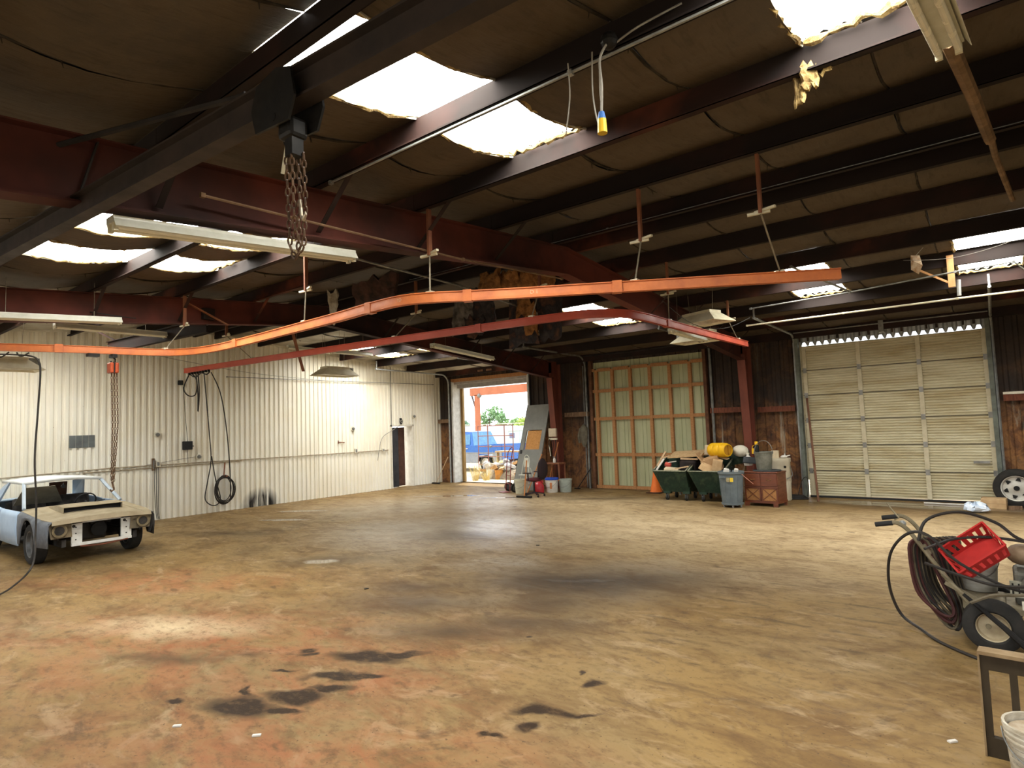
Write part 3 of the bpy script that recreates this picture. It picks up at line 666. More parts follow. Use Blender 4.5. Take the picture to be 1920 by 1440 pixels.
# ---- orange chain hoist on the monorail, with festoon cables
t = thing('chain_hoist', 'small orange chain hoist hanging from the orange monorail above the car', 'hoist', (-10.84,3.62,3.36))
MB().box(-.08,-.035,-.06,.08,.035,-.005).build('trolley', BLK2, t)
MB().tube([(0,0,-.05),(0,.03,-.08),(0,.03,-.12),(0,-.02,-.14),(0,-.03,-.11)], .012, 7).build('top_hook', BLK2, t)
OR = M('hoist_orange', (.42,.075,.025), (.28,.05,.02), .4)
MB().ob((0,-.035,-.22),(.16,.055,.17)).build('hoist_body', OR, t, bevel=.02); MB().ob((0,.035,-.22),(.16,.055,.17)).build('hoist_body', OR, t, bevel=.02); MB().ob((0,0,-.22),(.13,.02,.15)).build('chain_guide', BLK2, t)
for dy, zb in ((-.02,-1.98),(.02,-2.02),(.055,-2.0)): chain(MB(), [(0,dy,-.3),(.0,dy+.02,-1.1),(.0,dy*.5,zb)], .05, .0055, .011).build('chain', CH, t)
MB().tube([(0,0,-2.0),(0,.015,-2.06),(0,.03,-2.12),(0,.0,-2.15),(0,-.025,-2.12)], .014, 7).build('load_hook', CH, t)
MB().box(-.06,-.35,-.06,.06,-.2,-.012).build('end_bumper', BLK2, t)
t = thing('festoon_cable', 'black cable bunched under the orange monorail and hanging down past the car', 'cable', (-11.2,2.6,3.36))
MB().tube(crom([(-.3,-1.2,-.05),(-.15,-.6,-.06),(-.05,-.2,-.05),(0,.05,-.06),(.02,.14,-.12),(.03,.17,-.3),(.02,.15,-.9),(.03,.12,-1.6),(.02,.15,-2.2),(.05,.14,-2.7),(.3,.05,-3.1),(.6,-.25,-3.3),(.9,-.55,-3.345)], 6), .013, 6).build('cable', CABLE, t)
for k in range(5): MB().tube(crom([(-.25+.07*k,-1.0+.22*k,-.02),(-.24+.07*k,-.95+.22*k,-.08-.02*(k%2)),(-.2+.07*k,-.86+.22*k,-.02)],4), .011, 5).build('cable_loop', CABLE, t)
t = thing('festoon_cable', 'bundle of black cables on trolleys at the end of the red monorail', 'cable', (-14.3,6.3,3.47))
for k in range(8): MB().box(.0+.13*k,-.02,-.05,.04+.13*k,.03,-.0).build('cable_trolley', BLK2, t)
for pts in ([(0,0,-.05),(.02,-.12,-.35),(.08,-.05,-.52),(.22,.05,-.5),(.28,.05,-.2),(.2,0,-.05)], [(.35,0,-.05),(.4,.02,-.5),(.38,.03,-.9),(.42,.04,-.5),(.45,0,-.05)], [(.1,0,-.06),(.35,.0,-.12),(.6,0,-.05),(.85,0,-.1),(.95,.02,-.05)]):
    MB().tube(crom(pts,6), .014, 6).build('cable', CABLE, t)
MB().tube(crom([(.62,.05,-.05),(.58,.12,-.6),(.55,.2,-1.4),(.52,.25,-2.0),(.45,.2,-2.5),(.4,.18,-2.86),(.55,.3,-3.0),(.68,.38,-2.85),(.62,.3,-2.4),(.55,.25,-1.9)],6), .012, 6).build('cable', CABLE, t)
MB().tube(crom([(.85,.1,-.05),(.95,.25,-.5),(.9,.4,-1.2),(.85,.5,-2.0),(.8,.55,-2.6),(.6,.65,-2.9)],6), .012, 6).build('cable', CABLE, t)

# ---- fluorescent strip lights
TUBE = M('fluorescent_tube', (.80,.78,.66), (.74,.70,.55), .25); ENAM = M('white_fixture', (.72,.72,.64), (.60,.60,.50), .35)
def strip(label, a, b, n=2, w=.14, grp='fluorescent strip lights', tilt=0):
    a, b = Vector(a), Vector(b); c = (a+b)/2; t = thing('fluorescent_light', label, 'light', c, 0, grp); d = (b-a)/2; dn = d.normalized(); s = dn.cross(Vector((0,0,1))).normalized(); s = (s*math.cos(tilt)+s.cross(dn)*math.sin(tilt)); u = s.cross(dn)
    MB().bar(-d, d, w, .05, u).build('housing', ENAM, t)
    MB().add([-d+s*w/2-u*.0, d+s*w/2, d+s*(w/2+.03)-u*.06, -d+s*(w/2+.03)-u*.06], [(0,1,2,3)]).build('reflector', ENAM, t, solid=.003)
    for k in range(n):
        o = s*((k-(n-1)/2)*w*.62)-u*.055
        MB().cyl(-d*.985+o, d*.985+o, .019, n=10).build('tube', TUBE, t)
        for e in (-1, 1): MB().bar(d*e*.99+o-dn*.02*e, d*e*1.0+o, .035, .06, u).build('socket', CREAM, t)
    for e in (-.6, .6):
        p = c+d*e; zt = roofz(p.y)-.1
        MB().tube([d*e+u*.02, Vector((d.x*e, d.y*e, zt-c.z))], .004, 4).build('hanger_wire', ROD, t)
    return t
strip('long fluorescent strip light hanging beside the chain bundle', (-5.0,1.64,3.62), (-5.0,3.8,3.80))
strip('fluorescent strip light at the left edge over the orange rail', (-10.75,1.9,3.79), (-10.7,3.67,3.90))
strip('fluorescent strip light nearest the white wall, just below the second rafter', (-12.2,3.2,3.98), (-12.2,4.95,3.985))
strip('short fluorescent strip light over the reflector lamp by the white wall', (-13.0,9.2,4.08), (-13.0,10.45,4.07))
strip('dusty fluorescent strip light leading towards the open doorway', (-10.3,10.1,4.0), (-10.55,12.6,3.87))
strip('fluorescent strip light behind the end of the red monorail', (-4.72,11.0,3.74), (-4.68,12.6,3.70))
strip('pair of fluorescent tubes cut off by the top right edge', (-.17,2.8,3.96), (-.05,4.22,4.10), 2, .15)
strip('fluorescent strip light hanging at the right edge above the sectional door', (.62,10.9,4.15), (.64,12.4,4.0))
strip('thin distant fluorescent strip along the far end of the red rail', (-14.0,8.6,4.25), (-14.0,9.9,4.2), 1, .1)

# ---- pan-shaped reflector lamps
PAN = M('reflector_pan', (.74,.69,.52), (.62,.56,.40), .4); LENS = M('dusty_lens', (.55,.50,.40), (.42,.37,.28), .3)
def pan(label, c, rz, tx=0):
    t = thing('reflector_lamp', label, 'lamp', c, rz, 'pan-shaped reflector lamps')
    a, b, h = (.30,.55), (.16,.34), .17
    lo = [(-a[0],-a[1],-h),(a[0],-a[1],-h),(a[0],a[1],-h),(-a[0],a[1],-h)]; hi = [(-b[0],-b[1],0),(b[0],-b[1],0),(b[0],b[1],0),(-b[0],b[1],0)]
    MB().add(lo+hi, [(0,1,5,4),(1,2,6,5),(2,3,7,6),(3,0,4,7),(4,5,6,7)]).build('pan', PAN, t, solid=.012)
    MB().box(-b[0],-b[1],-.02,b[0],b[1],.06).build('ballast_cover', PAN, t, bevel=.01)
    MB().box(-.24,-.45,-h+.03,.24,.45,-h+.035).build('lens', LENS, t)
    MB().ob((0,b[1]+.1,-.02),(.14,.16,.14)).build('ballast_box', GALVD, t)
    for s in (-1, 1): MB().tube([(0,s*b[1]*.8,.05),(0,s*b[1]*.9,roofz(c[1])-c[2]-.1)], .004, 4).build('hanger_wire', ROD, t)
    return t
pan('cream reflector lamp hanging before the white wall left of the doorway', (-13.2,9.45,3.62), 0)
pan('cream reflector lamp at the left edge behind the orange rail', (-13.3,2.75,3.45), 0)
pan('cream reflector lamp hanging above the red monorail near the back wall', (-4.25,11.35,3.98), R(70))
pan('cream reflector lamp half hidden among the rods near the right column', (-4.9,12.9,3.86), R(80))

# ---- hanging connector and junction box
t = thing('hanging_connector', 'yellow and blue plug hanging on a grey cord below a roof junction box', 'plug', (-1.70,3.12,3.76))
MB().cyl((0,0,-.045),(0,0,.04),.03,.026,12).build('plug_body', M('plug_yellow',(.75,.50,.02),(.6,.38,.02),.4), t); MB().cyl((0,0,.04),(0,0,.085),.026,.017,12).build('plug_collar', M('plug_blue',(.06,.18,.5),(.04,.12,.36),.4), t)
GREYC = M('grey_cord', (.34,.32,.28), (.24,.22,.19), .6)
MB().tube(crom([(0,0,.08),(.01,.0,.25),(0,.01,.42),(.02,.08,.55)],5), .008, 6).build('cord', GREYC, t)
MB().sphere((.02,.1,.57), .055, 10, 7).build('junction_box', BLK2, t)
MB().tube(crom([(.05,.12,.55),(.2,.14,.6),(.45,.2,.66)],5), .007, 5).build('cord', GREYC, t)
MB().tube(crom([(-.1,.1,.55),(-.12,.12,.3),(-.08,.1,.08),(-.04,.08,.12),(-.03,.05,.25),(-.005,.01,.35)],5), .005, 5).build('loose_wire', GREYC, t)
MB().tube(crom([(-.28,.1,.55),(-.3,.14,.35),(-.38,.2,.15)],5), .005, 5).build('loose_wire', GREYC, t)

# ---- conduits, pipes, props under the roof
tag(MB().tube([(-.05,4.5,4.25),(.05,5.6,4.33),(.16,7.0,4.45)], .045, 8).build('vent_pipe', M('rusty_pipe',(.26,.16,.08),(.14,.09,.05),.6,.3), None), 'thick rusty pipe slanting down from the top right corner', 'pipe')
tag(MB().tube([(.17,7.05,4.46),(.2,7.6,4.5),(.36,9.1,4.42)], .028, 8).build('vent_pipe', M('rusty_pipe',(.26,.16,.08)), None), 'thin end of the rusty pipe running on beyond the thick one', 'pipe')
def conduit(label, pts, r=.013, mat=GALV):
    p0 = Vector(pts[0]); t = thing('conduit', label, 'conduit', p0)
    MB().tube([Vector(p)-p0 for p in pts], r, 6).build('pipe', mat, t)
    for p in pts: MB().ob(Vector(p)-p0, (.035,.035,.035)).build('coupling', mat, t)
conduit('thin grey conduit running along the ridge purlin', [(-8,7.36,roofz(7.38)-.2),(-4,7.36,roofz(7.38)-.2),(1.2,7.36,roofz(7.38)-.2)])
conduit('grey conduit under the nearer purlin beside the largest skylight', [(-4.6,3.28,roofz(3.33)-.25),(-2,3.28,roofz(3.33)-.25),(.8,3.28,roofz(3.33)-.25)], .011)
conduit('long grey pipe strung across above the sectional door', [(-3.72,12.4,3.83),(-2,12.37,3.83),(-.32,12.35,3.83),(.9,12.45,3.84)], .016, CREAM)
conduit('conduit with a tee hanging under the purlins over the sectional door', [(-3.4,11.6,4.02),(-1.75,11.55,4.05),(-.3,11.5,4.12),(.4,11.4,4.12),(.6,11.9,3.98)], .012, GALVD)
conduit('stub of conduit dropping from the purlin to the tee over the sectional door', [(-2.4,10.5,4.42),(-1.75,11.5,4.06)], .02, GALVD)
conduit('sooty diagonal tube under the foreground purlin at upper left', [(-5.14,1.23,4.05),(-3.41,1.83,4.05)], .02, DARKST)
conduit('rusty conduit running beside the first rafter', [(-4.76,2.2,3.9),(-4.75,5.2,3.97),(-4.75,7.3,4.1)], .012, GIRT)
conduit('pair of sagging pipes crossing toward the burnt ridge', [(-5.2,3.8,3.84),(-6.0,6.5,4.08),(-6.6,9.3,4.1)], .014, GALVD)
conduit('rail of conduit tubing above the white wall by the doorway', [(XL+.1,8.2,3.62),(XL+.1,12,3.63),(XL+.1,16.0,3.65)], .011, GALVD)
def wire(label, pts, r=.006, mat=CABLE): tag(MB().tube(crom(pts,6), r, 5).build('hanging_wire', mat), label, 'wire')
wire('thin wire drooping across the right hand far skylight', [(-.9,10.9,4.3),(-.3,10.8,4.2),(.3,10.7,4.26),(.5,10.6,4.36)], .004, GREYC)
wire('black wire sagging between hangers near the reflector lamp over the red rail', [(-4.4,9.9,4.1),(-4.2,10.8,3.75),(-3.9,11.6,3.72),(-3.6,12.2,3.95)], .006)
wire('grey wire strung in front of the white wall below the roof', [(-13.8,4.5,3.9),(-14.2,7.5,3.55),(-15.5,10.5,3.56),(XL+.1,11.5,3.6)], .006, GREYC)
wire('black cable looping from the left strip light to the rafter', [(-10.85,3.3,4.0),(-10.75,3.6,3.96),(-10.72,3.9,3.95)], .009)
wire('slack cable hanging off the second rafter near the doorway', [(-10.8,9.0,4.1),(-10.75,9.3,3.9),(-10.7,9.1,3.78)], .008)
# brace of timber props holding the door track at right
t = thing('timber_prop', 'short timber post and diagonal brace dropping from the purlin at upper right', 'prop', (-.36,11.86,4.0))
PW = M('prop_wood', (.52,.28,.12), (.4,.2,.08), .7, 0, 5, (2,2,.8))
MB().box(-.045,-.03,-.05,.045,.03,.46).build('post', PW, t); MB().bar((-.5,-.0,.36),(-.04,-.0,.03),.05,.03).build('brace', PW, t)
tag(MB().tube([(-.29,12.25,3.86),(-.28,12.25,4.12)], .03, 8).build('pipe_stub', GALV), 'grey pipe stub at the end of the door track beside the timber post', 'pipe')
t = thing('hanging_debris', 'scrap of torn paper and insulation dangling below the purlin at upper right', 'debris', (-.75,11.0,4.18))
MB().add([(-.06,0,.2),(.05,.02,.18),(.08,0,.02),(.02,.03,-.1),(-.07,0,-.02),(-.03,-.03,.1)], [(0,1,5),(1,2,5),(2,3,5),(3,4,5),(4,0,5)]).build('torn_flap', M('pale_rag',(.6,.5,.36),(.35,.2,.1),.9,0,20), t, solid=.012)
MB().tube([(0,0,.18),(.1,.05,.3)], .004, 4).build('string', GREYC, t)
t = thing('jib_beam', 'short red steel beam reaching from the second rafter towards the white wall', 'beam', (-10.9,5.1,3.98))
MB().sweep([Vector((0,0,0)), Vector((-3.6,-.35,-.03))], [(-.05,-.12),(.05,-.12),(.05,-.108),(.006,-.104),(.006,.104),(.05,.108),(.05,.12),(-.05,.12),(-.05,.108),(-.006,.104),(-.006,-.104),(-.05,-.108)]).build('i_section', RED, t)
MB().box(-.15,-.1,.1,.12,.1,.3).build('gusset', RED, t)
MB().bar((-3.3,-.3,.08),(-3.7,-.6,.35),.05,.03).build('brace', RED, t)
for lab, a, b in (('long brown strap hanging before the white wall beside the reflector lamp', (-12.0,7.38,4.62), (-12.3,7.95,3.42)), ('sooty flat strap under the rafter beside the left strip lights', (-10.7,4.7,4.3), (-10.7,5.4,4.0))):
    tag(MB().bar(a, b, .07, .012).build('steel_strap', CHAN), lab, 'strap')

# ---- burnt sheet and insulation hanging from the ridge
CHAR = M('charred_sheet', (.05,.04,.038), (.018,.016,.018), .7, .1, 5, c3=(.10,.045,.025)); BFO = M('scorched_foam', (.33,.15,.045), (.10,.04,.015), .95, 0, 9, bmp=1)
t = thing('burnt_ridge_sheet', 'charred metal sheet hanging crooked below the burnt ridge', 'metal sheet', (-6.2,8.5,4.0))
def ragged(w, h, nx=9, nz=10, amp=.05, curl=.05, seed=1):
    rg = random.Random(seed); G = []
    for i in range(nz+1):
        row = []
        for j in range(nx+1):
            ed = rg.uniform(-amp, amp) if i in (0, nz) else 0
            row.append(((j/nx-.5)*w+rg.uniform(-.3,.3)*amp*(j in (0,nx)), curl*math.sin(3*j/nx+2*i/nz+seed)+rg.uniform(-.01,.01), -i/nz*h+ed))
        G.append(row)
    return MB().grid(G)
ragged(.62,1.25,6,8,.06,.05,2).build('sheet', CHAR, t, loc=(-.18,0,.65), solid=.006); ragged(.5,1.05,6,8,.07,.06,5).build('sheet', CHAR, t, loc=(.36,.04,.5), solid=.006)
ragged(.28,.62,5,7,.08,.06,8).build('scorched_insulation', BFO, t, loc=(-.05,-.1,.55), solid=.05); ragged(.2,.5,4,6,.06,.05,3).build('scorched_insulation', BFO, t, loc=(.06,-.1,.1), solid=.04)
t = thing('burnt_insulation', 'scorched orange insulation bulging out of the rafter at the ridge', 'insulation', (-5.6,7.6,4.33))
for k, (x, y, z, w, h) in enumerate(((-.75,.0,.2,.5,.25),(-.4,.05,.16,.45,.28),(-.05,.1,.1,.3,.3),(.25,.1,.12,.3,.28))): ragged(w,h,6,5,.05,.06,20+k).build('tuft', BFO, t, loc=(x,y,z), solid=.07)
t = thing('burnt_insulation', 'blackened insulation drooping left of the charred sheet', 'insulation', (-7.4,8.3,4.2))
for k, (x, y, z, w, h) in enumerate(((-.2,.0,.35,.5,.8),(.25,.05,.3,.4,.75),(.1,-.05,-.2,.35,.35))): ragged(w,h,6,7,.08,.07,40+k).build('flap', CHAR if k else M('ash_grey',(.16,.14,.12),(.04,.035,.03),.9,0,8), t, loc=(x,y,z), solid=.03)
t = thing('burnt_insulation', 'dark clump of burnt insulation with a pale shred hanging under the left purlin', 'insulation', (-8.4,6.2,4.2))
ragged(.9,.45,8,5,.1,.08,61).build('flap', M('burnt_brown',(.07,.03,.02),(.02,.015,.012),.9,0,6), t, loc=(.7,.1,.25), solid=.05); ragged(.2,.55,4,7,.06,.05,62).build('shred', M('grey_shred',(.36,.33,.25),(.2,.17,.12),.95,0,12), t, loc=(-.3,.0,.2), solid=.03)
t = thing('torn_insulation_tail', 'frayed yellow insulation tail hanging from the skylight corner at top right', 'insulation', (-.86,4.58,4.4))
for k, (x, y, z, w, h) in enumerate(((.02,-.02,.05,.1,.16),(-.06,.02,.02,.07,.22),(.1,.05,.06,.12,.08))): ragged(w,h,5,6,.03,.03,80+k).build('tuft', FOAM, t, loc=(x,y,z), solid=.025)
# ================================================================== LEFT WALL THINGS
def wallthing(name, label, cat, y, z, x=XL+.024, group=None): return thing(name, label, cat, (x, y, z), 0, group)
conduit('paired grime-covered conduit running along the white wall at waist height', [(XL+.06,1.0,1.22),(XL+.06,5.5,1.35),(XL+.06,8.1,1.34),(XL+.06,12,1.33),(XL+.06,13.8,1.33)], .014, M('grimy_pipe',(.40,.34,.24),(.26,.2,.12),.6))
conduit('second conduit line just under the first on the white wall', [(XL+.055,4.9,1.28),(XL+.055,7.2,1.29),(XL+.055,8.6,1.31)], .012, M('grimy_pipe',(.40,.34,.24)))
t = wallthing('vent_patch', 'small grey ribbed vent patch on the white wall above the car', 'vent', 4.62, 1.86)
for k in range(4): MB().box(0,k*.125,0,.02,k*.125+.118,.28).build('slat', M('grey_patch',(.17,.19,.19),(.12,.13,.13),.4,.2), t)
t = wallthing('speaker_box', 'small black box with a knob on the white wall above the conduit', 'box', 7.16, 1.8)
MB().box(0,-.1,-.11,.16,.1,.11).build('case', BLACK, t, bevel=.012); MB().cyl((.1,.1,-.02),(.1,.15,-.02),.012,n=8).build('knob', BLACK, t); MB().tube([(.08,0,-.11),(.06,.02,-.45)],.006,5).build('cord', CABLE, t); MB().tube([(.08,0,.11),(.1,-.12,1.5)],.006,5).build('cord', CABLE, t)
t = wallthing('pull_box', 'tiny black pulley box high on the white wall near the red rail end', 'box', 7.0, 3.42)
MB().box(0,-.05,-.06,.1,.05,.06).build('case', BLACK, t, bevel=.01); MB().box(.02,.06,-.1,.06,.12,-.06).build('socket', CREAM, t)
HOSE = M('black_hose', (.04,.033,.028), (.022,.02,.018), .5)
t = wallthing('hose_coil', 'black hose coiled on a bracket low on the white wall', 'hose', 8.1, .58)
MB().bar((.04,.05,.72),(.12,-.02,.3),.05,.012,(0,1,0)).build('bracket', CHAN, t); MB().cyl((.04,.03,.34),(.2,.03,.36),.02,n=8).build('hook', CHAN, t)
for k in range(7):
    dx = .08+.018*k; MB().tube(ring((dx, random.uniform(-.03,.03), random.uniform(-.03,.02)), .24+random.uniform(-.06,.03), .36+random.uniform(-.05,.03), 26), .012, 6, closed=True).build('hose_loop', HOSE, t)
for lab, y, z in (('round white lamp holder beside the narrow doorway', 15.05, 2.47), ('round grey lamp holder on the white wall left of the doorway', 12.37, 2.10), ('round disc fitting on the white wall above the conduit boxes', 6.46, 2.10), ('small round fitting just above the conduit beside the hanging cable', 7.47, 1.49)):
    t = wallthing('lamp_holder', lab, 'lamp holder', y, z)
    MB().cyl((0,0,0),(.05,0,0),.075,n=16).build('base', PALE, t); MB().cyl((.05,0,0),(.1,0,0),.05,.035,14).build('socket', GALVD, t)
for lab, y, z, w, h in (('grey outlet box at the left end of the wall conduit', 6.47, 1.38, .09, .14), ('brown switch box beside the grey outlet box', 6.36, 1.37, .05, .3), ('white outlet box on the conduit below the round lamp holder', 12.47, 1.38, .1, .14), ('small outlet box near the right end of the conduit', 13.6, 1.34, .08, .1)):
    t = wallthing('outlet_box', lab, 'outlet', y, z); MB().box(0,-w/2,-h/2,.07,w/2,h/2).build('box', GIRT if 'brown' in lab else PALE, t, bevel=.006); MB().box(.07,-w*.3,-h*.35,.074,w*.3,h*.35).build('cover', GALVD, t)
t = wallthing('cable_drops', 'three short dark cables dropping from the outlet box to the floor', 'cable', 6.45, 0)
for k in range(3): MB().tube(crom([(.04,-.05+.04*k,1.3),(.05,-.06+.045*k,.8),(.04,-.03+.03*k,.3),(.05,.03*k,.02)],4), .007, 5).build('cable', CABLE, t)
t = wallthing('door_bulb', 'black bulb fitting shaped like a loop above the narrow doorway', 'fitting', 14.42, 2.3)
MB().tube(ring((.05,0,.0),.055,.09,14), .014, 6, closed=True).build('loop', BLK2, t); MB().tube(ring((.05,.02,-.04),.03,.04,12), .012, 6, closed=True).build('loop', BLK2, t); MB().box(0,-.03,.06,.06,.03,.12).build('mount', BLK2, t)
wire('grey cable running from the doorway fitting down to the wall conduit', [(XL+.08,14.4,2.2),(XL+.1,14.0,2.0),(XL+.08,13.6,1.8),(XL+.08,13.45,1.5),(XL+.07,13.35,1.0)], .01, GREYC)
t = wallthing('wall_bracket', 'small rusty tee bracket on the white wall right of mid-height', 'bracket', 11.9, 1.68); MB().bar((.03,-.1,.01),(.03,.14,-.01),.02,.02).build('arm', CHAN, t); MB().bar((.03,-.1,-.05),(.03,-.1,.06),.02,.02).build('plate', CHAN, t)
wire('thin sagging wire on the white wall between the disc and the black box', [(XL+.05,5.6,1.28),(XL+.05,6.5,1.40),(XL+.05,7.4,1.5)], .006, GREYC)

# ================================================================== CAR
car = thing('car', 'stripped two-door coupe with pale blue body, grey primer near fender and tan hood scoop', 'car', (-11.8,3.83,0))
# local: front of car at x=0 pointing +X, tail at -4.35
BLUE = M('pale_blue_paint', (.40,.52,.66), (.34,.45,.58), .4, 0, 2); PRIM = M('grey_primer', (.16,.175,.195), (.11,.12,.135), .55, 0, 3, c3=(.20,.21,.22)); TAN = M('dusty_tan_hood', (.42,.35,.23), (.33,.27,.17), .6, 0, 4)
ROOFW = M('dusty_white_roof', (.74,.76,.74), (.64,.66,.64), .45, 0, 3); CINT = M('car_interior', (.05,.045,.04), (.02,.018,.016), .8); WHT = M('white_core_support', (.70,.70,.66), (.58,.57,.52), .5, 0, 8)
TYRE = M('tyre_rubber', (.02,.019,.017), (.034,.031,.027), .85, 0, 10); RIM = M('dull_rim', (.16,.16,.155), (.10,.10,.10), .45, .5)
CLO = M('headlamp_dirt', (.24,.19,.11), (.14,.11,.06), .7)
DARKFEND = M('dark_far_fender', (.03,.03,.03), (.05,.045,.04), .6)  # near-black tone for the far front fender and its extension
def sec(x, hw, zb, zs, zt, ht):   # half section: rocker, belly, shoulder, top edge
    return [(x, hw*.93, zb), (x, hw, zb+(zs-zb)*.45), (x, hw*.985, zs), (x, ht, zt)]
def side_panel(xs, s):
    return MB().grid([[(p[0], s*p[1], p[2]) for p in sec(*q)] for q in xs])
def arch(cx, r0, r1, s, hw):   # flange round a wheel opening
    return MB().grid([[(cx+r0*math.cos(a), s*hw, .33+r0*math.sin(a)), (cx+r1*math.cos(a), s*(hw-.01), .33+r1*math.sin(a))] for a in [PI*i/12 for i in range(13)]])
for s in (-1, 1):
    # front fender cut round the wheel
    cx = -.87; r = .40; G = []
    for i in range(25):
        x = 0-1.42*i/24; hw = .78+.06*min(1, i/8); top = .735+.10*(i/24)
        dx = x-cx; zb = .33+math.sqrt(max(r*r-dx*dx, 0)) if abs(dx) < r else (.30 if dx < 0 else .33)
        G.append([(x, s*hw*.985, zb), (x, s*hw, max(zb, (zb+top)/2)), (x, s*hw*.99, top-.06), (x, s*(hw-.06), top)])
    MB().grid(G).build('front_fender', PRIM if s < 0 else DARKFEND, car, smooth=True, solid=.012)
    MB().grid([[(x, s*(.72+.06*min(1,-x*3)), .735-.07*x), (x, s*.60, .75-.07*x)] for x in [-.0,-.3,-.7,-1.1,-1.42]]).build('fender_top', TAN, car, solid=.01)
    MB().grid([[(-1.42-.02*0-1.15*i/10, s*(.84+.02*math.sin(i/10*PI)*.5)*f, z) for f, z in ((.97,.26),(1,.5),(.99,.74),(.95,.835))] for i in range(11)]).build('door', BLUE, car, smooth=True, solid=.02)
    cx2 = -3.62; G = []
    for i in range(25):
        x = -2.58-1.75*i/24; hw = .85-.05*(i/24)**2; top = .84+.03*math.sin(PI*i/24)
        dx = x-cx2; zb = .33+math.sqrt(max(.38**2-dx*dx, 0)) if abs(dx) < .38 else .30
        G.append([(x, s*hw*.985, zb), (x, s*hw, max(zb,(zb+top)/2)), (x, s*hw*.99, top-.06), (x, s*(hw-.05), top)])
    MB().grid(G).build('quarter_panel', BLUE, car, smooth=True, solid=.012)
    # pillars and side roof rail
    MB().tube([(-1.45,s*.74,.86),(-2.08,s*.60,1.27)], .03, 6).build('windshield_pillar', M('blue_grey_pillar',(.45,.52,.58),(.36,.42,.48),.45), car)
    MB().grid([[(-2.98,s*.60,1.27),(-3.35,s*.70,.86)],[(-3.5,s*.56,1.20),(-3.98,s*.70,.87)]]).build('rear_pillar', BLUE, car, solid=.03)
# hood, cowl, scoop
G = []
for i in range(13):
    x = -.02-1.42*i/12
    G.append([(x, y, .735-.075*x+.035*(1-(y/.66)**2)+(.03 if abs(y) < .5 else 0)*0) for y in (-.66,-.5,-.3,-.1,.1,.3,.5,.66)])
hood = MB().grid(G).build('hood', TAN, car, smooth=True, solid=.016)
MB().grid([[(0,y,.735+.035*(1-(y/.72)**2)), (.015,y*1.01,.68+.02*(1-(y/.72)**2))] for y in (-.72,-.5,-.25,0,.25,.5,.72)]).build('hood_lip', TAN, hood, solid=.012)
zs = lambda x: .735-.075*x+.03
sc = MB(); ya, yb_ = -.42, .46
sc.grid([[(-.55,y,zs(-.55)+.09) for y in (ya,ya+.08,0,yb_-.08,yb_)],[(-.85,y,zs(-.85)+.09) for y in (ya,ya+.08,0,yb_-.08,yb_)],[(-1.3,y,zs(-1.3)+.02) for y in (ya,ya+.08,0,yb_-.08,yb_)]])
for y in (ya, yb_): sc.add([(-.55,y,zs(-.55)-.02),(-.55,y,zs(-.55)+.09),(-.85,y,zs(-.85)+.09),(-1.3,y,zs(-1.3)+.02),(-1.3,y,zs(-1.3)-.02)],[(0,1,2,3,4)])
sc.build('hood_scoop', TAN, hood, solid=.01)
MB().box(-.62,ya+.01,zs(-.6)-.01,-.6,yb_-.01,zs(-.6)+.085).build('scoop_mouth', M('scoop_black',(.012,.011,.01),(.008,.008,.008),.9), hood)
MB().grid([[(x,y,.85+.02*(1-(y/.7)**2)) for y in (-.74,-.4,0,.4,.74)] for x in (-1.44,-1.52)]).build('cowl', TAN, car, solid=.014)
for y in (-.35,.3): MB().tube([(-1.43,y,.875),(-1.44,y+.18,.90)],.006,5).build('wiper_stub', CINT, car)
# roof, deck, windshield header
MB().grid([[(x,y,1.275+.045*(1-(y/.62)**2)-.02*abs(x+2.75)**2) for y in (-.61,-.45,-.2,0,.2,.45,.61)] for x in (-2.02,-2.06,-2.3,-2.6,-2.9,-3.2,-3.5)]).build('roof', ROOFW, car, smooth=True, solid=.05)
MB().grid([[(x,y,.87+.02*(1-(y/.7)**2)-.02*(x<-4.3)) for y in (-.74,-.4,0,.4,.74)] for x in (-3.75,-4.1,-4.34)]).build('trunk_lid', BLUE, car, solid=.02)
MB().box(-4.36,-.76,.32,-4.32,.76,.86).build('tail_panel', BLUE, car)
# interior
MB().box(-3.7,-.74,.28,-1.4,.74,.32).build('floor_pan', CINT, car)
MB().grid([[(-1.5,y,.84) for y in (-.72,0,.72)],[(-1.72,y,.83) for y in (-.72,0,.72)],[(-1.78,y,.62) for y in (-.72,0,.72)]]).build('dashboard', CINT, car, solid=.02)
MB().tube([Vector((-1.98,.33,.86))+Vector((.09*math.cos(a),.17*math.sin(a),.15*math.cos(a))) for a in [2*PI*i/20 for i in range(20)]], .013, 6, closed=True).build('steering_wheel', BLACK, car)
MB().cyl((-1.98,.33,.86),(-1.72,.33,.72),.02,n=8).build('steering_column', BLACK, car)
for y in (-.36,.36):
    MB().ob((-2.45,y,.48),(.5,.5,.16)).build('seat', CINT, car, bevel=.04); MB().ob((-2.72,y,.72),(.14,.5,.5),(0,R(-14),0)).build('seat_back', CINT, car, bevel=.04)
MB().ob((-3.25,0,.62),(.12,1.2,.5),(0,R(-14),0)).build('rear_seat', CINT, car, bevel=.03)
MB().ob((-2.86,.12,1.04),(.03,.3,.36),(0,R(8),R(6))).build('brown_panel', M('brown_panel',(.10,.05,.03),(.06,.03,.02),.7), car)
MB().add([(-2.0,-.62,1.2),(-2.0,-.15,1.2),(-2.5,.1,.86),(-2.5,-.66,.86)], [(0,1,2,3)]).build('rear_glass', M('dusty_glass',(.30,.27,.20),(.22,.2,.15),.4), car, solid=.006)
MB().tube([(-1.9,-.05,1.2),(-1.92,-.05,1.24)],.01,5).build('mirror_stem', BLACK, car); MB().cyl((-1.93,-.05,1.18),(-1.9,-.05,1.18),.035,n=12).build('mirror', BLACK, car)
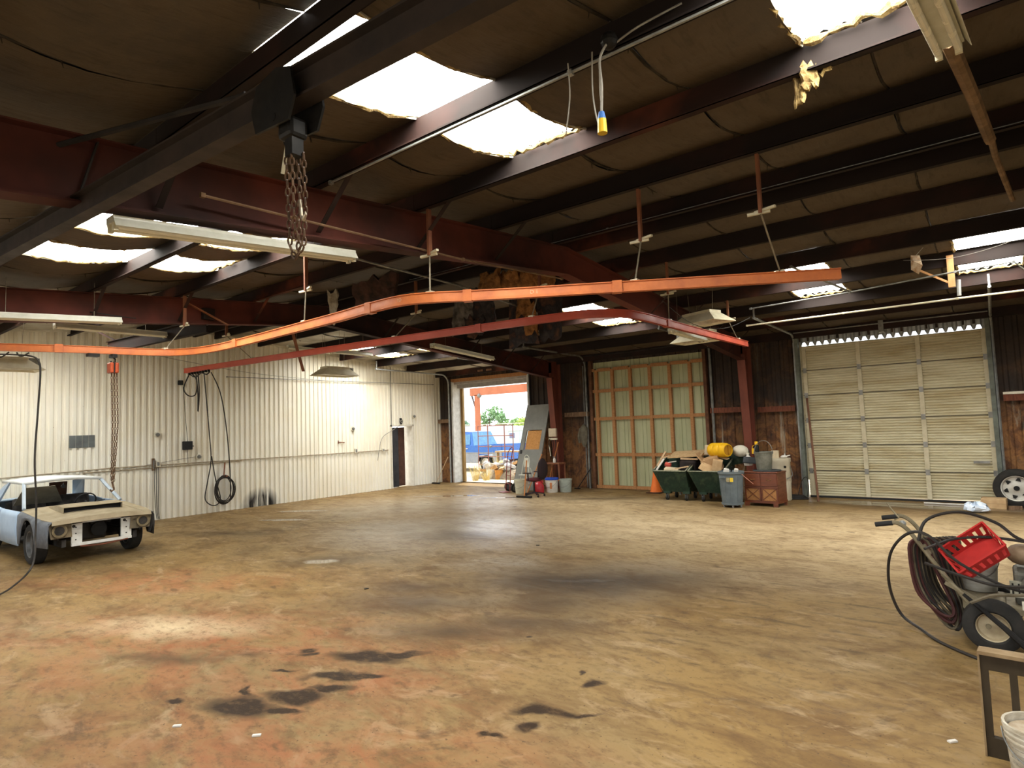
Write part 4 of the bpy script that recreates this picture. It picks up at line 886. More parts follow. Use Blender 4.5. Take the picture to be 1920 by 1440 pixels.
# front end: core support, headlamp panels, engine bay
cs = MB()
cs.box(-.16,-.42,.34,-.13,-.27,.70); cs.box(-.16,.30,.34,-.13,.46,.70); cs.box(-.16,-.42,.30,-.11,.46,.345); cs.box(-.16,-.5,.66,-.13,.5,.70)
core = cs.build('core_support', WHT, car)
for y in (-.36,.38):
    for z in (.4,.5,.6): MB().cyl((-.135,y,z),(-.128,y,z),.012,n=8).build('hole', CINT, core)
    MB().cyl((-.135,y-.03,.62),(-.128,y-.03,.62),.025,n=10).build('hole', CINT, core)
for s in (-1, 1):
    MB().add([(-.06,s*.76,.70),(-.1,s*.44,.70),(-.1,s*.42,.46),(-.06,s*.72,.46)], [(0,1,2,3)]).build('headlamp_panel', M('headlamp_panel',(.20,.16,.10),(.12,.10,.065),.7), car, solid=.012)
    b = MB(); b.cyl((-.09,s*.61,.585),(-.035,s*.61,.585),.095,.095,20); b.build('headlamp_bucket', CLO, car); MB().cyl((-.034,s*.61,.585),(-.03,s*.61,.585),.07,n=18).build('lamp_hole', CINT, car)
    MB().lathe([(.085,0),(.105,0),(.105,.02),(.085,.02)],20,(-.045,s*.61,.585),Matrix.Rotation(PI/2,4,'Y')).build('bezel', CLO, car)
    MB().add([(0,s*.76,.72),(-.02,s*.77,.5),(-.1,s*.76,.36),(-.16,s*.74,.36),(-.1,s*.75,.72)],[(0,1,2,3,4)]).build('fender_extension', PRIM if s < 0 else DARKFEND, car, solid=.012)
    MB().box(-1.35,s*.52-.03,.30,-.14,s*.52+.03,.42).build('frame_rail', CINT, car); MB().box(-1.4,s*.60-.01,.42,-.14,s*.60+.01,.72).build('inner_fender', CINT, car)
MB().ob((-.8,0,.5),(.6,.42,.36)).build('engine', M('dark_engine',(.03,.03,.03),(.06,.05,.04),.6,.3), car, bevel=.04); MB().tube(crom([(-.35,-.1,.62),(-.4,.1,.66),(-.5,.25,.6)],4),.03,7).build('radiator_hose', BLACK, car); MB().cyl((-.42,.05,.5),(-.38,.05,.5),.12,n=14).build('fan_hub', BLACK, car)
MB().box(-1.42,-.72,.30,-1.38,.72,.84).build('firewall', CINT, car)
MB().tube(crom([(-.12,-.3,.29),(-.1,.0,.27),(-.12,.4,.30)],5),.014,5).build('lower_lip', GIRTR, car)
def wheel(par, c, r=.33, w=.2, ax='Y', rimm=RIM, rr=.64):
    Mx = Matrix.Rotation(PI/2,4,'X') if ax == 'Y' else Matrix.Rotation(PI/2,4,'Y')
    h = w/2; k = r*rr; ty = MB().lathe([(k,-h*.8),(k+r*.08,-h),(r*.9,-h*.98),(r*.98,-h*.8),(r,-h*.5),(r,h*.5),(r*.98,h*.8),(r*.9,h*.98),(k+r*.08,h),(k,h*.8),(k,-h*.8)],32,c,Mx).build('tyre', TYRE, par, smooth=True)
    rm = MB()
    for e in (-1, 1): rm.lathe([(k*1.03,e*h*.85),(k*.97,e*h*.8),(k*.88,e*h*.35),(k*.62,e*h*.3),(k*.32,e*h*.5),(k*.18,e*h*.55),(k*.001,e*h*.55)],28,c,Mx)
    rm.build('rim', rimm, par, smooth=True); return ty
for x in (-.87,-3.62):
    for y in (-.71,.71): wheel(car, (x,y,.33))
for x in (-.87,-3.62): MB().cyl((x,-.65,.33),(x,.65,.33),.035,n=8).build('axle', CINT, car)
# ================================================================== CLUTTER ALONG THE BACK WALL
GREEN = M('dark_green_hopper', (.022,.045,.026), (.014,.028,.018), .5, 0, 4, c3=(.045,.065,.035)); CASTW = M('caster_black', (.02,.02,.02), (.035,.035,.03), .6)
def hopper(label, x, y, rz=0):
    t = thing('hopper_cart', label, 'hopper', (x,y,0), rz, 'green wheeled hoppers')
    b = [(-.30,.10,.22),(.36,.10,.22),(.36,.75,.22),(-.30,.75,.22)]; f = [(-.50,-.06,.745),(.36,-.06,.745),(.36,.90,1.06),(-.50,.90,1.06)]
    for n_, q in (('front_wall',(0,1,5,4)),('side_wall',(1,2,6,5)),('rear_wall',(2,3,7,6)),('side_wall',(3,0,4,7)),('bottom',(0,3,2,1))):
        MB().add([(b+f)[i_] for i_ in q], [(0,1,2,3)]).build(n_, GREEN, t, solid=.012)
    rim = MB(); P = [Vector(p) for p in f]
    for i in range(4): rim.bar(P[i], P[(i+1)%4], .03, .025)
    rim.build('rim', M('worn_rim',(.36,.35,.26),(.14,.16,.10),.5,0,12), t)
    for cx, cy_ in ((-.22,.14),(.28,.14),(-.22,.70),(.28,.70)):
        MB().box(cx-.08,cy_-.05,.17,cx+.10,cy_+.07,.33).build('foot_plate', GREEN, t)
        fk = MB().box(cx-.03,cy_-.035,.09,cx-.022,cy_+.035,.18).box(cx+.022,cy_-.035,.09,cx+.03,cy_+.035,.18).box(cx-.03,cy_-.035,.172,cx+.03,cy_+.035,.18).build('caster_fork', GALVD, t)
        MB().cyl((cx-.02,cy_,.075),(cx+.02,cy_,.075),.075,n=18).build('caster_wheel', CASTW, fk); MB().cyl((cx-.023,cy_,.075),(cx+.023,cy_,.075),.03,n=12).build('caster_hub', GALVD, fk)
    MB().cyl((.0,.42,.23),(0,.42,.10),.03,n=8).build('pivot', GALVD, t)
    return t
hopper('dark green wheeled hopper on the left, piled with boards', -6.37, 14.45); hopper('dark green wheeled hopper on the right, behind the grey trash can', -5.45, 14.48, R(2))
def slab(label, c, d, r, mat, name='board', cat='board', group=None, bev=0): return tag(MB().ob((0,0,0),d).build(name, mat, None, loc=c, rot=tuple(R(a) for a in r), bevel=bev), label, cat, group)
OSB = M('chip_board', (.55,.38,.20), (.40,.25,.12), .75, 0, 18); CARD = M('cardboard', (.46,.29,.15), (.36,.22,.11), .8, 0, 5); TANW = M('tan_wood', (.60,.42,.25), (.46,.30,.16), .7, 0, 5, (6,1,1)); WHP = M('white_scrap', (.75,.72,.66), (.6,.56,.48), .6)
slab('pale board lying flat across the top of the left hopper', (-6.2,15.05,1.13), (.84,.75,.022), (9,-3,8), OSB)
slab('short plank under the flat board at the front of the left hopper', (-5.98,14.62,1.03), (.42,.1,.03), (0,2,12), TANW)
slab('pale stick leaning out of the left corner of the left hopper', (-6.82,14.75,.95), (.045,.05,.6), (-30,22,0), TANW)
slab('white batten sticking up in the left hopper', (-6.73,14.5,.86), (.04,.03,.42), (-15,32,0), WHP)
slab('short pale plank resting on the left rim of the left hopper', (-6.65,14.7,1.07), (.26,.06,.03), (0,-12,14), TANW)
slab('crumpled paper sack hanging over the front rim of the left hopper', (-6.4,14.50,.77), (.36,.2,.08), (10,5,10), M('paper_sack',(.62,.52,.36),(.5,.4,.26),.85), 'paper_sack', 'sack', None, .02)
slab('dark cloth heap inside the left hopper', (-6.1,14.95,.86), (.44,.4,.3), (5,4,0), M('dark_cloth',(.035,.03,.028),(.06,.045,.04),.9,0,9), 'cloth_heap', 'cloth', None, .06)
slab('red rag inside the left hopper', (-6.55,14.62,.88), (.16,.12,.11), (20,15,10), M('red_rag',(.55,.10,.07),(.4,.07,.05),.8), 'rag', 'cloth', None, .03)
slab('broken wooden slat inside the left hopper', (-6.15,14.52,.82), (.34,.05,.03), (0,-10,20), TANW)
slab('grey splinter of wood lying across the left hopper', (-6.45,14.6,.95), (.3,.03,.02), (0,-8,-15), WHP)
slab('tall brown cardboard sheet standing in the right hopper', (-5.68,14.75,.99), (.03,.5,.46), (0,-38,10), CARD, 'cardboard_sheet', 'cardboard')
slab('folded cardboard box in the right hopper', (-5.45,14.72,.90), (.42,.3,.34), (12,-18,8), CARD, 'cardboard_box', 'box')
slab('torn cardboard flap at the front of the right hopper', (-5.52,14.52,.84), (.3,.02,.26), (-25,32,12), M('light_card',(.58,.40,.22),(.46,.3,.15),.8), 'cardboard_flap', 'cardboard')
slab('small tan carton wedged at the front of the right hopper', (-5.28,14.58,.88), (.22,.2,.28), (10,12,18), M('light_card',(.58,.40,.22)), 'carton', 'box', None, .008)
slab('splintered plank lying over the cardboard in the right hopper', (-5.3,14.8,1.07), (.5,.1,.025), (8,10,-14), TANW)
slab('pale carton behind the yellow drum', (-5.62,15.1,1.22), (.24,.25,.24), (0,6,10), M('pale_card',(.66,.55,.38),(.55,.45,.3),.8), 'carton', 'box', None, .01)
slab('dark green lid propped open behind the right hopper', (-4.93,15.2,1.03), (.5,.03,.3), (-15,-12,0), GREEN, 'green_cover', 'cover')
# yellow drum on its side
t = thing('plastic_drum', 'dented yellow plastic drum lying on top of the right hopper', 'drum', (-5.28,14.8,1.235), R(-18))
YEL = M('yellow_plastic', (.80,.46,.015), (.68,.37,.012), .4, 0, 5); Mx = Matrix.Rotation(PI/2,4,'Y')@Matrix.Rotation(R(8),4,'X')
MB().lathe([(.001,-.29),(.12,-.29),(.155,-.26),(.175,-.2),(.178,-.1),(.168,-.08),(.178,-.05),(.18,.08),(.168,.1),(.178,.13),(.172,.22),(.155,.265),(.15,.28),(.13,.285),(.125,.25),(.001,.25)],28,(0,0,0),Mx).build('drum_body', YEL, t, smooth=True)
MB().lathe([(.125,.252),(.001,.256)],20,(0,0,0),Mx).build('drum_end', M('ochre_end',(.50,.24,.02),(.36,.16,.015),.6,0,8), t); MB().ob((.27,0,.0),(.02,.05,.2),(0,0,0)).build('end_ridge', M('ochre_end',(.50,.24,.02)), t)
t = thing('tank', 'white rounded tank lying behind the yellow drum', 'tank', (-4.86,15.05,1.2), R(-30))
MB().sphere((0,0,0),.17,18,10,(1.2,1,.85)).build('shell', PALE, t, smooth=True); MB().cyl((-.1,-.14,.06),(-.1,-.17,.06),.02,n=8).build('valve', BLK2, t); MB().tube([(-.1,-.17,.06),(-.04,-.19,-.04)],.008,5).build('stem', BLK2, t)
t = thing('plastic_jug', 'white jug standing behind the dark lid next to the bucket', 'jug', (-4.66,14.95,.86)); MB().lathe([(.001,0),(.09,0),(.1,.05),(.1,.15),(.05,.22),(.03,.23),(.03,.27),(.001,.27)],16).build('jug_body', WHP, t, smooth=True); MB().cyl((0,0,.27),(0,0,.3),.035,n=12).build('cap', PALE, t)
# traffic cone
t = thing('traffic_cone', 'orange traffic cone in front of the timber-braced door', 'cone', (-7.52,15.9,0)); OC = M('cone_orange',(.86,.20,.035),(.75,.16,.03),.5)
MB().lathe([(.165,.03),(.15,.06),(.03,.68),(.025,.70),(.001,.70)],24).build('cone_body', OC, t, smooth=True); MB().box(-.21,-.21,0,.21,.21,.03).build('base', M('cone_base',(.10,.045,.025),(.06,.03,.02),.7), t, bevel=.02)
# grey trash can on a dolly
t = thing('trash_can', 'grey round trash can on a wheeled dolly beside the cabinet', 'trash can', (-4.76,13.98,0)); GRY = M('grey_plastic', (.155,.185,.195), (.12,.145,.155), .5, 0, 5)
MB().lathe([(.001,.10),(.215,.10),(.22,.14),(.265,.74),(.285,.75),(.29,.80),(.275,.80),(.262,.78),(.21,.15),(.001,.14)],28).build('can_body', GRY, t, smooth=True)
for a in range(10): th = 2*PI*a/10; MB().bar((.223*math.cos(th),.223*math.sin(th),.14),(.262*math.cos(th),.262*math.sin(th),.7),.035,.012,(math.cos(th),math.sin(th),0)).build('rib', GRY, t)
for th in (R(-112),R(68)): MB().bar((.285*math.cos(th)-.08*math.sin(th),.285*math.sin(th)+.08*math.cos(th),.68),(.285*math.cos(th)+.08*math.sin(th),.285*math.sin(th)-.08*math.cos(th),.68),.035,.03).build('handle', GRY, t)
MB().lathe([(.001,.06),(.235,.06),(.24,.10),(.215,.10),(.001,.10)],24).build('dolly', GRY, t)
for a in range(5): th = 2*PI*a/5-1.2; MB().cyl((.19*math.cos(th)-.012,.19*math.sin(th),.03),(.19*math.cos(th)+.012,.19*math.sin(th),.03),.03,n=12).build('caster', M('pale_caster',(.5,.5,.48),(.2,.2,.2),.4), t)
for k, (lab, x, y, z, d, mt) in enumerate((('clear plastic scrap sticking out of the grey trash can', -4.85,13.95,.80,(.12,.1,.12), WHP), ('white crumpled cup on top of the grey trash can', -4.62,13.93,.82,(.09,.09,.08), WHP), ('dark bottle neck poking out of the grey trash can', -4.74,13.98,.84,(.03,.03,.16), BLK2))): slab(lab, (x,y,z), d, (15*k,10,20), mt, 'rubbish', 'rubbish', None, .015)
MB().prism([(-.035,-.045),(.035,-.045),(.035,.045),(-.035,.045)], .01, Matrix.Translation((.1,-.27,.63))@Matrix.Rotation(PI/2,4,'X')).build('warning_label', M('label_yellow',(.75,.55,.05),(.6,.42,.04),.5), t); MB().prism([(-.035,-.045),(.035,-.045),(.035,.045),(-.035,.045)], .01, Matrix.Translation((.02,-.275,.63))@Matrix.Rotation(PI/2,4,'X')).build('warning_label', M('label_dark',(.16,.14,.10),(.5,.42,.2),.5,0,60), t)
MB().bar((.3,-.18,.75),(.55,-.22,.55),.008,.008).build('stirring_stick', M('pink_stick',(.7,.34,.25),(.6,.28,.2),.5), t)
# wooden cabinet
t = thing('wooden_cabinet', 'reddish brown wooden cabinet with two drawers and crossed lattice doors', 'cabinet', (-4.18,14.55,0), R(-6)); CAB = M('mahogany', (.17,.045,.016), (.11,.03,.012), .35, 0, 4, (1,1,6)); CANE = M('cane_panel', (.42,.20,.07), (.30,.14,.05), .6, 0, 40)
w, dp, hh = .37, .26, .77
MB().box(-w,-dp,.07,w,dp,.74).build('carcass', CAB, t, bevel=.006); MB().prism([(-w-.02,-dp-.025),(w+.02,-dp-.025),(w+.02,dp),(-w-.02,dp)], .03, Matrix.Translation((0,0,.74))).build('top', CAB, t, bevel=.008)
MB().box(-w-.005,-dp-.02,.415,w+.005,-dp,.435).build('moulding', CAB, t); MB().box(-w-.01,-dp-.015,.07,w+.01,dp,.12).build('plinth', CAB, t)
for x in (-w,w-.1): MB().prism([(0,0),(.1,0),(.1,.075),(.0,.075)], .03, Matrix.Translation((x,-dp-.012,0))@Matrix.Rotation(PI/2,4,'X')).build('foot', CAB, t)
for x in (-w,w-.06): MB().box(x,dp-.06,0,x+.06,dp,.075).build('foot', CAB, t)
for x in (-w/2,w/2):
    dr = MB().box(x-w/2+.012,-dp-.014,.45,x+w/2-.012,-dp,.725).build('drawer', CAB, t, bevel=.006)
    MB().tube(crom([(x-.045,-dp-.018,.6),(x-.02,-dp-.03,.585),(x+.02,-dp-.03,.585),(x+.045,-dp-.018,.6)],4),.006,6).build('drawer_pull', M('brass_pull',(.35,.2,.08),(.2,.12,.05),.3,.8), dr); MB().cyl((x-.045,-dp-.02,.605),(x-.045,-dp-.01,.605),.012,n=8).cyl((x+.045,-dp-.02,.605),(x+.045,-dp-.01,.605),.012,n=8).build('pull_plate', M('brass_pull',(.35,.2,.08)), dr)
    dd = MB().box(x-w/2+.02,-dp-.008,.13,x+w/2-.02,-dp,.41).build('lattice_door', CANE, t)
    for a, b in (((x-w/2+.02,.13),(x+w/2-.02,.41)),((x-w/2+.02,.41),(x+w/2-.02,.13))): MB().bar((a[0],-dp-.012,a[1]),(b[0],-dp-.012,b[1]),.012,.016,(0,1,0)).build('cross_bar', CAB, dd)
    for q in (x-w/2+.02,x+w/2-.02): MB().box(q-.015,-dp-.016,.12,q+.015,-dp,.42).build('door_stile', CAB, dd)
    MB().box(x-w/2+.01,-dp-.016,.39,x+w/2-.01,-dp,.42).build('door_rail', CAB, dd)
# lid, bucket, bottle on top
t = thing('round_lid', 'flat dark grey lid lying on the wooden cabinet under the bucket', 'lid', (-4.12,14.52,.772)); MB().lathe([(.001,0),(.30,0),(.31,.012),(.30,.03),(.28,.02),(.001,.022)],28,M=Matrix.Diagonal((1,.85,1,1))).build('lid_disc', M('dark_lid',(.05,.055,.058),(.035,.038,.04),.5), t, smooth=True)
t = thing('metal_bucket', 'dented galvanized bucket with raised wire bail on the wooden cabinet', 'bucket', (-4.17,14.5,.80)); BKT = M('dull_zinc', (.24,.24,.20), (.14,.14,.11), .5, .4, 6)
MB().lathe([(.001,.01),(.155,.0),(.16,.02),(.195,.39),(.205,.395),(.205,.41),(.19,.40),(.152,.03),(.001,.02)],28).build('pail', BKT, t, smooth=True)
MB().tube([(.2*math.cos(a),.04*math.sin(a),.40+.26*math.sin(a)) for a in [PI*i/16 for i in range(17)]], .006, 5).build('bail', GALVD, t)
for x in (-.2,.2): MB().ob((x,0,.39),(.02,.05,.05)).build('ear', GALVD, t)
t = thing('oil_bottle', 'dark bottle with bright yellow cap and label standing in the bucket', 'bottle', (-4.35,14.62,1.14)); MB().lathe([(.001,0),(.05,0),(.055,.06),(.055,.19),(.03,.235),(.001,.235)],14).build('bottle', BLK2, t, smooth=True); MB().cyl((0,0,.23),(0,0,.3),.036,n=12).build('cap', YEL, t); MB().box(-.1,-.03,.02,-.05,.03,.14).build('label', YEL, t); MB().tube(ring((-.055,0,.16),.04,.05,12,'y'),.008,5,closed=True).build('handle', YEL, t)
slab('old grey lid leaning behind the bucket', (-4.58,14.85,.99), (.34,.04,.16), (-20,5,0), M('dark_lid',(.05,.055,.058)), 'pan_lid', 'lid', None, .02)
# white freezer-like drum behind
t = thing('plastic_barrel', 'tall off-white plastic barrel standing behind the wooden cabinet', 'barrel', (-4.12,15.55,0)); MB().lathe([(.001,0),(.22,0),(.235,.03),(.24,.4),(.25,.45),(.245,.9),(.26,.92),(.26,1.0),(.001,1.0)],24).build('barrel_body', M('offwhite_plastic',(.66,.60,.46),(.56,.49,.35),.5,0,4), t, smooth=True)
MB().cyl((.17,-.18,.8),(.18,-.19,.8),.03,n=12).build('bung', BLK2, t); MB().tube(crom([(.25,-.02,.8),(.3,-.08,.6),(.2,-.2,.52)],5),.01,5).build('rope_handle', GALVD, t)
slab('cream cardboard carton standing on the off-white barrel', (-4.2,15.55,1.09), (.17,.16,.18), (0,0,12), M('pale_card',(.66,.55,.38)), 'carton', 'box', None, .008)
t = thing('spray_nozzle', 'white nozzle lying on the off-white barrel', 'nozzle', (-3.99,15.5,1.0), R(20)); MB().sphere((0,0,.035),.06,12,7,(1.3,.8,.6)).build('body', WHP, t, smooth=True); MB().cyl((.06,0,.05),(.14,0,.07),.012,n=8).build('tip', WHP, t); MB().cyl((.02,0,.06),(.02,0,.11),.01,n=6).build('trigger', WHP, t)
t = thing('floor_hose', 'dark hose coiled on the floor left of the sectional door', 'hose', (-3.93,15.85,0))
for k in range(4): MB().tube(ring((0,0,.02+.022*k),.34-.03*k,.17-.02*k,26,'z'),.014,6,closed=True).build('hose_loop', HOSE, t)
MB().tube(crom([(.1,.1,.08),(.16,.25,.4),(.26,.3,.5),(.3,.28,.3),(.28,.2,.05)],5),.01,5).build('hose_end', HOSE, t)
tag(MB().bar((-3.31,15.55,0),(-3.56,16.26,2.42),.045,.045).build('iron_bar', M('brown_iron',(.19,.09,.05),(.12,.055,.03),.7)), 'thin brown iron bar leaning against the left edge of the sectional door', 'bar')
# right of the sectional door
t = thing('spare_wheel', 'mounted truck tyre with pale alloy rim leaning on the back wall at the right edge', 'wheel', (.28,16.02,.385), R(-4))
ALY = M('pale_alloy', (.60,.58,.52), (.48,.45,.38), .4, .3); wheel(t, (0,0,0), .385, .25, 'Y', ALY)
for k in range(6): a = 2*PI*k/6+.3; MB().prism([(-.045,-.02),(.045,-.02),(.02,.045),(-.02,.045)], .012, Matrix.Rotation(PI/2,4,'X')@Matrix.Translation((.165*math.cos(a),.165*math.sin(a),.048))@Matrix.Rotation(a-PI/2,4,'Z')).build('rim_hole', BLK2, t)
MB().cyl((0,-.085,0),(0,-.06,0),.05,n=14).build('hub_hole', BLK2, t)
t = thing('cardboard_box', 'closed tan carton on the floor under the right end of the sectional door', 'box', (-.1,15.78,0), R(-5)); MB().box(-.2,-.15,0,.2,.15,.2).build('carton', M('light_card',(.58,.40,.22)), t, bevel=.006); MB().box(-.203,-.153,.095,.203,.153,.105).build('tape', M('tape_tan',(.42,.28,.14),(.36,.24,.12),.4), t)
t = thing('plastic_bag', 'crumpled pale blue plastic bag on the floor before the sectional door', 'bag', (-.37,14.95,0)); rg = random.Random(5); mb = MB(); nu, nv = 22, 9
mb.lathe([(max(.001,.2*math.sin(PI*i/nv)), .005+.17*(.5-.5*math.cos(PI*i/nv))) for i in range(nv+1)], nu)
mb.v = [(x*(1+.25*rg.uniform(-1,1)), y*.75*(1+.25*rg.uniform(-1,1)), max(.003, z*(1+.3*rg.uniform(-1,1)))) for x, y, z in mb.v]
mb.build('film', M('blue_film', (.50,.62,.78), (.72,.76,.80), .3, 0, 7), t, smooth=True)
tag(MB().tube([(-1.3,15.95,.02),(-.3,15.9,.02)], .016, 6).build('white_pipe', WHP), 'white plastic pipe lying along the foot of the sectional door', 'pipe')
slab('small dark wooden chock on the floor under the spare wheel', (.22,15.72,.03), (.22,.07,.06), (0,0,8), GIRT, 'wood_chock', 'wood')

# ================================================================== AROUND THE OPEN DOORWAY
t = thing('steel_door_leaf', 'grey steel door leaf with an open window leaning in the doorway', 'door', (-11.55,15.15,0)); GD = M('grey_door_paint', (.215,.215,.19), (.17,.17,.15), .5, 0, 3)
base0, base1 = Vector((-.42,-.05,.0)), Vector((.42,.0,.0)); top0 = Vector((-.30,1.02,2.72)); ux = (base1-base0).normalized(); uz = (top0-base0); Ld = uz.length; uz = uz.normalized(); uz = (uz-ux*uz.dot(ux)).normalized(); nn = ux.cross(uz)
Mt = Matrix(((ux.x,uz.x,nn.x,base0.x),(ux.y,uz.y,nn.y,base0.y),(ux.z,uz.z,nn.z,base0.z),(0,0,0,1)))
def pl(x0,x1,y0,y1,z0,z1): return MB().box(x0,y0,z0,x1,y1,z1,Mt)
wz0, wz1 = 1.32, 1.98
pl(0,.85,0,wz0,-.025,.025).build('lower_panel', GD, t); pl(0,.85,wz1,2.85,-.025,.025).build('upper_panel', GD, t)
pl(0,.14,wz0,wz1,-.025,.025).build('stile', GD, t); pl(.72,.85,wz0,wz1,-.025,.025).build('stile', GD, t)
pl(.15,.71,wz0+.01,wz1-.01,-.055,-.03).build('chip_board', M('orange_chip_board',(.60,.30,.10),(.46,.21,.06),.75,0,25), t); pl(-.012,.0,0,2.85,-.028,.028).build('edge', M('door_edge',(.09,.08,.075),(.06,.055,.05),.6), t)
pl(.03,.10,1.18,1.30,.025,.045).build('latch', BLK2, t)
t = thing('step_ladder', 'small white folding step stool standing before the grey door leaf', 'ladder', (-11.22,14.85,0), R(-10)); LW = M('stool_white',(.68,.69,.60),(.55,.55,.46),.4)
for x in (-.2,.2): MB().tube([(x,-.2,.01),(x*.6,.02,.95)],.014,6).build('front_rail', LW, t); MB().tube([(x*.95,.25,.01),(x*.6,.04,.72)],.012,6).build('rear_leg', LW, t)
MB().tube(crom([(-.12,.02,.95),(-.09,.02,1.05),(0,.02,1.1),(.09,.02,1.05),(.12,.02,.95)],4),.014,6).build('hand_loop', LW, t)
for z, y in ((.25,-.14),(.5,-.09)): MB().box(-.19,y-.08,z,.19,y+.08,z+.02).build('step', LW, t)
MB().add([(-.11,.0,.74),(.11,.0,.74),(.08,.01,1.02),(-.08,.01,1.02)],[(0,1,2,3)]).build('back_panel', LW, t, solid=.01)
t = thing('hand_truck', 'red hand truck with fat tyres parked in the open doorway', 'hand truck', (-11.72,14.55,0), R(60)); HT = M('hand_truck_red',(.30,.07,.06),(.2,.05,.045),.5)
for y in (-.17,.17): MB().tube([(-.02,y,.05),(.05,y,.9),(.1,y,1.2)],.014,6).build('upright', HT, t)
MB().tube(crom([(.1,-.17,1.2),(.16,-.1,1.32),(.17,0,1.34),(.16,.1,1.32),(.1,.17,1.2)],4),.014,6).build('handle', HT, t)
for z in (.25,.5,.75): MB().tube([(.0+.06*z,-.17,z),(.0+.06*z,.17,z)],.01,5).build('cross_bar', HT, t)
MB().box(-.25,-.2,.01,.0,.2,.02).build('toe_plate', HT, t)
for y in (-.26,.26): wheel(t, (.12,y,.14), .14, .08)
MB().cyl((.12,-.26,.14),(.12,.26,.14),.012,n=6).build('axle', GALVD, t)
def pail(label, c, r, h, mat, lid=None, band=None, name='plastic_bucket'):
    t = thing(name, label, 'bucket', c)
    MB().lathe([(.001,0),(r*.86,0),(r*.88,.01),(r,h*.92),(r*1.05,h*.93),(r*1.05,h),(r*.97,h),(r*.86,.03),(.001,.02)],24).build('pail', mat, t, smooth=True)
    for z in (.72,.82): MB().lathe([(r*(.88+.12*z),h*z),(r*(.93+.12*z),h*z+.004),(r*(.93+.12*z),h*z+.012),(r*(.88+.12*z),h*z+.016)],24).build('ridge', mat, t)
    MB().tube([(r*1.06*math.cos(a),-.25*r*math.sin(a)-r*.75*math.sin(a),h*.85-.45*h*math.sin(a)) for a in [PI*i/12 for i in range(13)]],.004,5).build('bail', GALVD, t)
    if lid: MB().lathe([(.001,h+.03),(r*1.0,h+.03),(r*1.1,h+.02),(r*1.1,h-.03),(r*1.05,h-.03)],24).build('lid', lid, t, smooth=True)
    return t
CRM = M('cream_bucket',(.62,.60,.46),(.5,.47,.34),.5); BLUEP = M('blue_lid',(.03,.09,.5),(.025,.07,.4),.4)
pail('ribbed cream bucket between the hand truck and the white step stool', (-11.1,14.4,0), .2, .42, CRM)
b2 = pail('white bucket with blue lid standing by the steel column', (-10.42,15.0,0), .19, .40, WHP, BLUEP); MB().box(.06,-.192,.12,.13,-.18,.30).build('label_strip', M('label_orange',(.6,.24,.1),(.5,.2,.08),.5), b2)
pail('pale green-grey bucket right of the blue-lidded bucket', (-10.08,15.22,0), .19, .38, M('greygreen_bucket',(.40,.44,.38),(.32,.35,.3),.5))
t = thing('fuel_can', 'red plastic fuel can on the floor behind the office chair', 'fuel can', (-10.72,14.75,0)); RC = M('fuel_red',(.50,.02,.03),(.38,.015,.02),.35)
MB().lathe([(.001,0),(.15,0),(.16,.03),(.155,.2),(.11,.29),(.06,.33),(.001,.33)],20,M=Matrix.Diagonal((1.1,.8,1,1))).build('can', RC, t, smooth=True); MB().tube([(.02,0,.3),(.12,0,.37),(.16,0,.3)],.02,7).build('handle', RC, t); MB().cyl((-.09,0,.28),(-.13,0,.36),.022,n=8).build('cap', BLK2, t)
t = thing('office_chair', 'black office chair with red piping facing the doorway', 'chair', (-10.3,13.95,0), R(184)); OB = M('chair_black',(.022,.016,.018),(.035,.02,.022),.7); OR_ = M('chair_red',(.12,.022,.028),(.08,.016,.02),.7)
MB().sphere((0,0,.47),.26,18,8,(1,.95,.22)).build('seat', OR_, t, smooth=True); MB().sphere((-.3,0,.77),.3,18,10,(.25,.85,1.0)).build('backrest', OB, t, smooth=True)
MB().tube([(-.29+.0,.22*math.cos(a),.76+.26*math.sin(a)) for a in [2*PI*i/24 for i in range(24)]],.014,5,closed=True).build('piping', OR_, t); MB().bar((-.1,0,.44),(-.33,0,.62),.06,.02).build('back_bracket', OB, t)
MB().cyl((0,0,.12),(0,0,.44),.025,n=10).build('gas_post', OB, t)
for y in (-.27,.27): MB().bar((.02,y,.45),(.02,y,.66),.05,.02).build('arm_post', OB, t); MB().ob((.04,y,.67),(.24,.06,.03)).build('arm_rest', OB, t, bevel=.01)
for k in range(5):
    a = 2*PI*k/5; MB().bar((0,0,.12),(.28*math.cos(a),.28*math.sin(a),.075),.04,.025).build('base_leg', OB, t); MB().sphere((.28*math.cos(a),.28*math.sin(a),.03),.03,10,6).build('caster', BLK2, t)
HANDLE = M('orange_handle',(.56,.22,.07),(.46,.17,.05),.6,0,4,(1,1,.4))
def pole(label, a, b, r=.016, head=None, mat=HANDLE, name='push_broom', cat='broom'):
    a = Vector(a); t = thing(name, label, cat, a); MB().cyl((0,0,.02),Vector(b)-a,r,n=8).build('handle', mat, t)
    if head: MB().ob((0,0,.03),head).build('head', BLK2, t)
    return t
pole('push broom with orange handle lying against the office chair', (-10.36,13.55,0), (-10.38,13.75,1.02), .018, (.5,.08,.05))
pole('second orange handle leaning beside the office chair', (-10.75,14.2,0), (-10.45,14.6,1.15), .016, (.12,.1,.04))
pole('thin wooden handle leaning behind the chair by the column', (-10.95,15.5,0), (-10.7,15.85,1.45), .015, None, HANDLE, 'wooden_pole', 'pole')
t = thing('spray_bottle', 'small white spray bottle standing on the rusty cart behind the chair', 'bottle', (-10.6,15.45,.84)); MB().lathe([(.001,0),(.04,0),(.042,.1),(.015,.15),(.001,.15)],12).build('bottle', WHP, t, smooth=True); MB().ob((-.015,0,.17),(.07,.025,.03)).build('trigger', GALVD, t)
t = thing('tool_cart', 'rusty steel cart with an orange lower tray behind the office chair', 'cart', (-10.6,15.5,0)); 
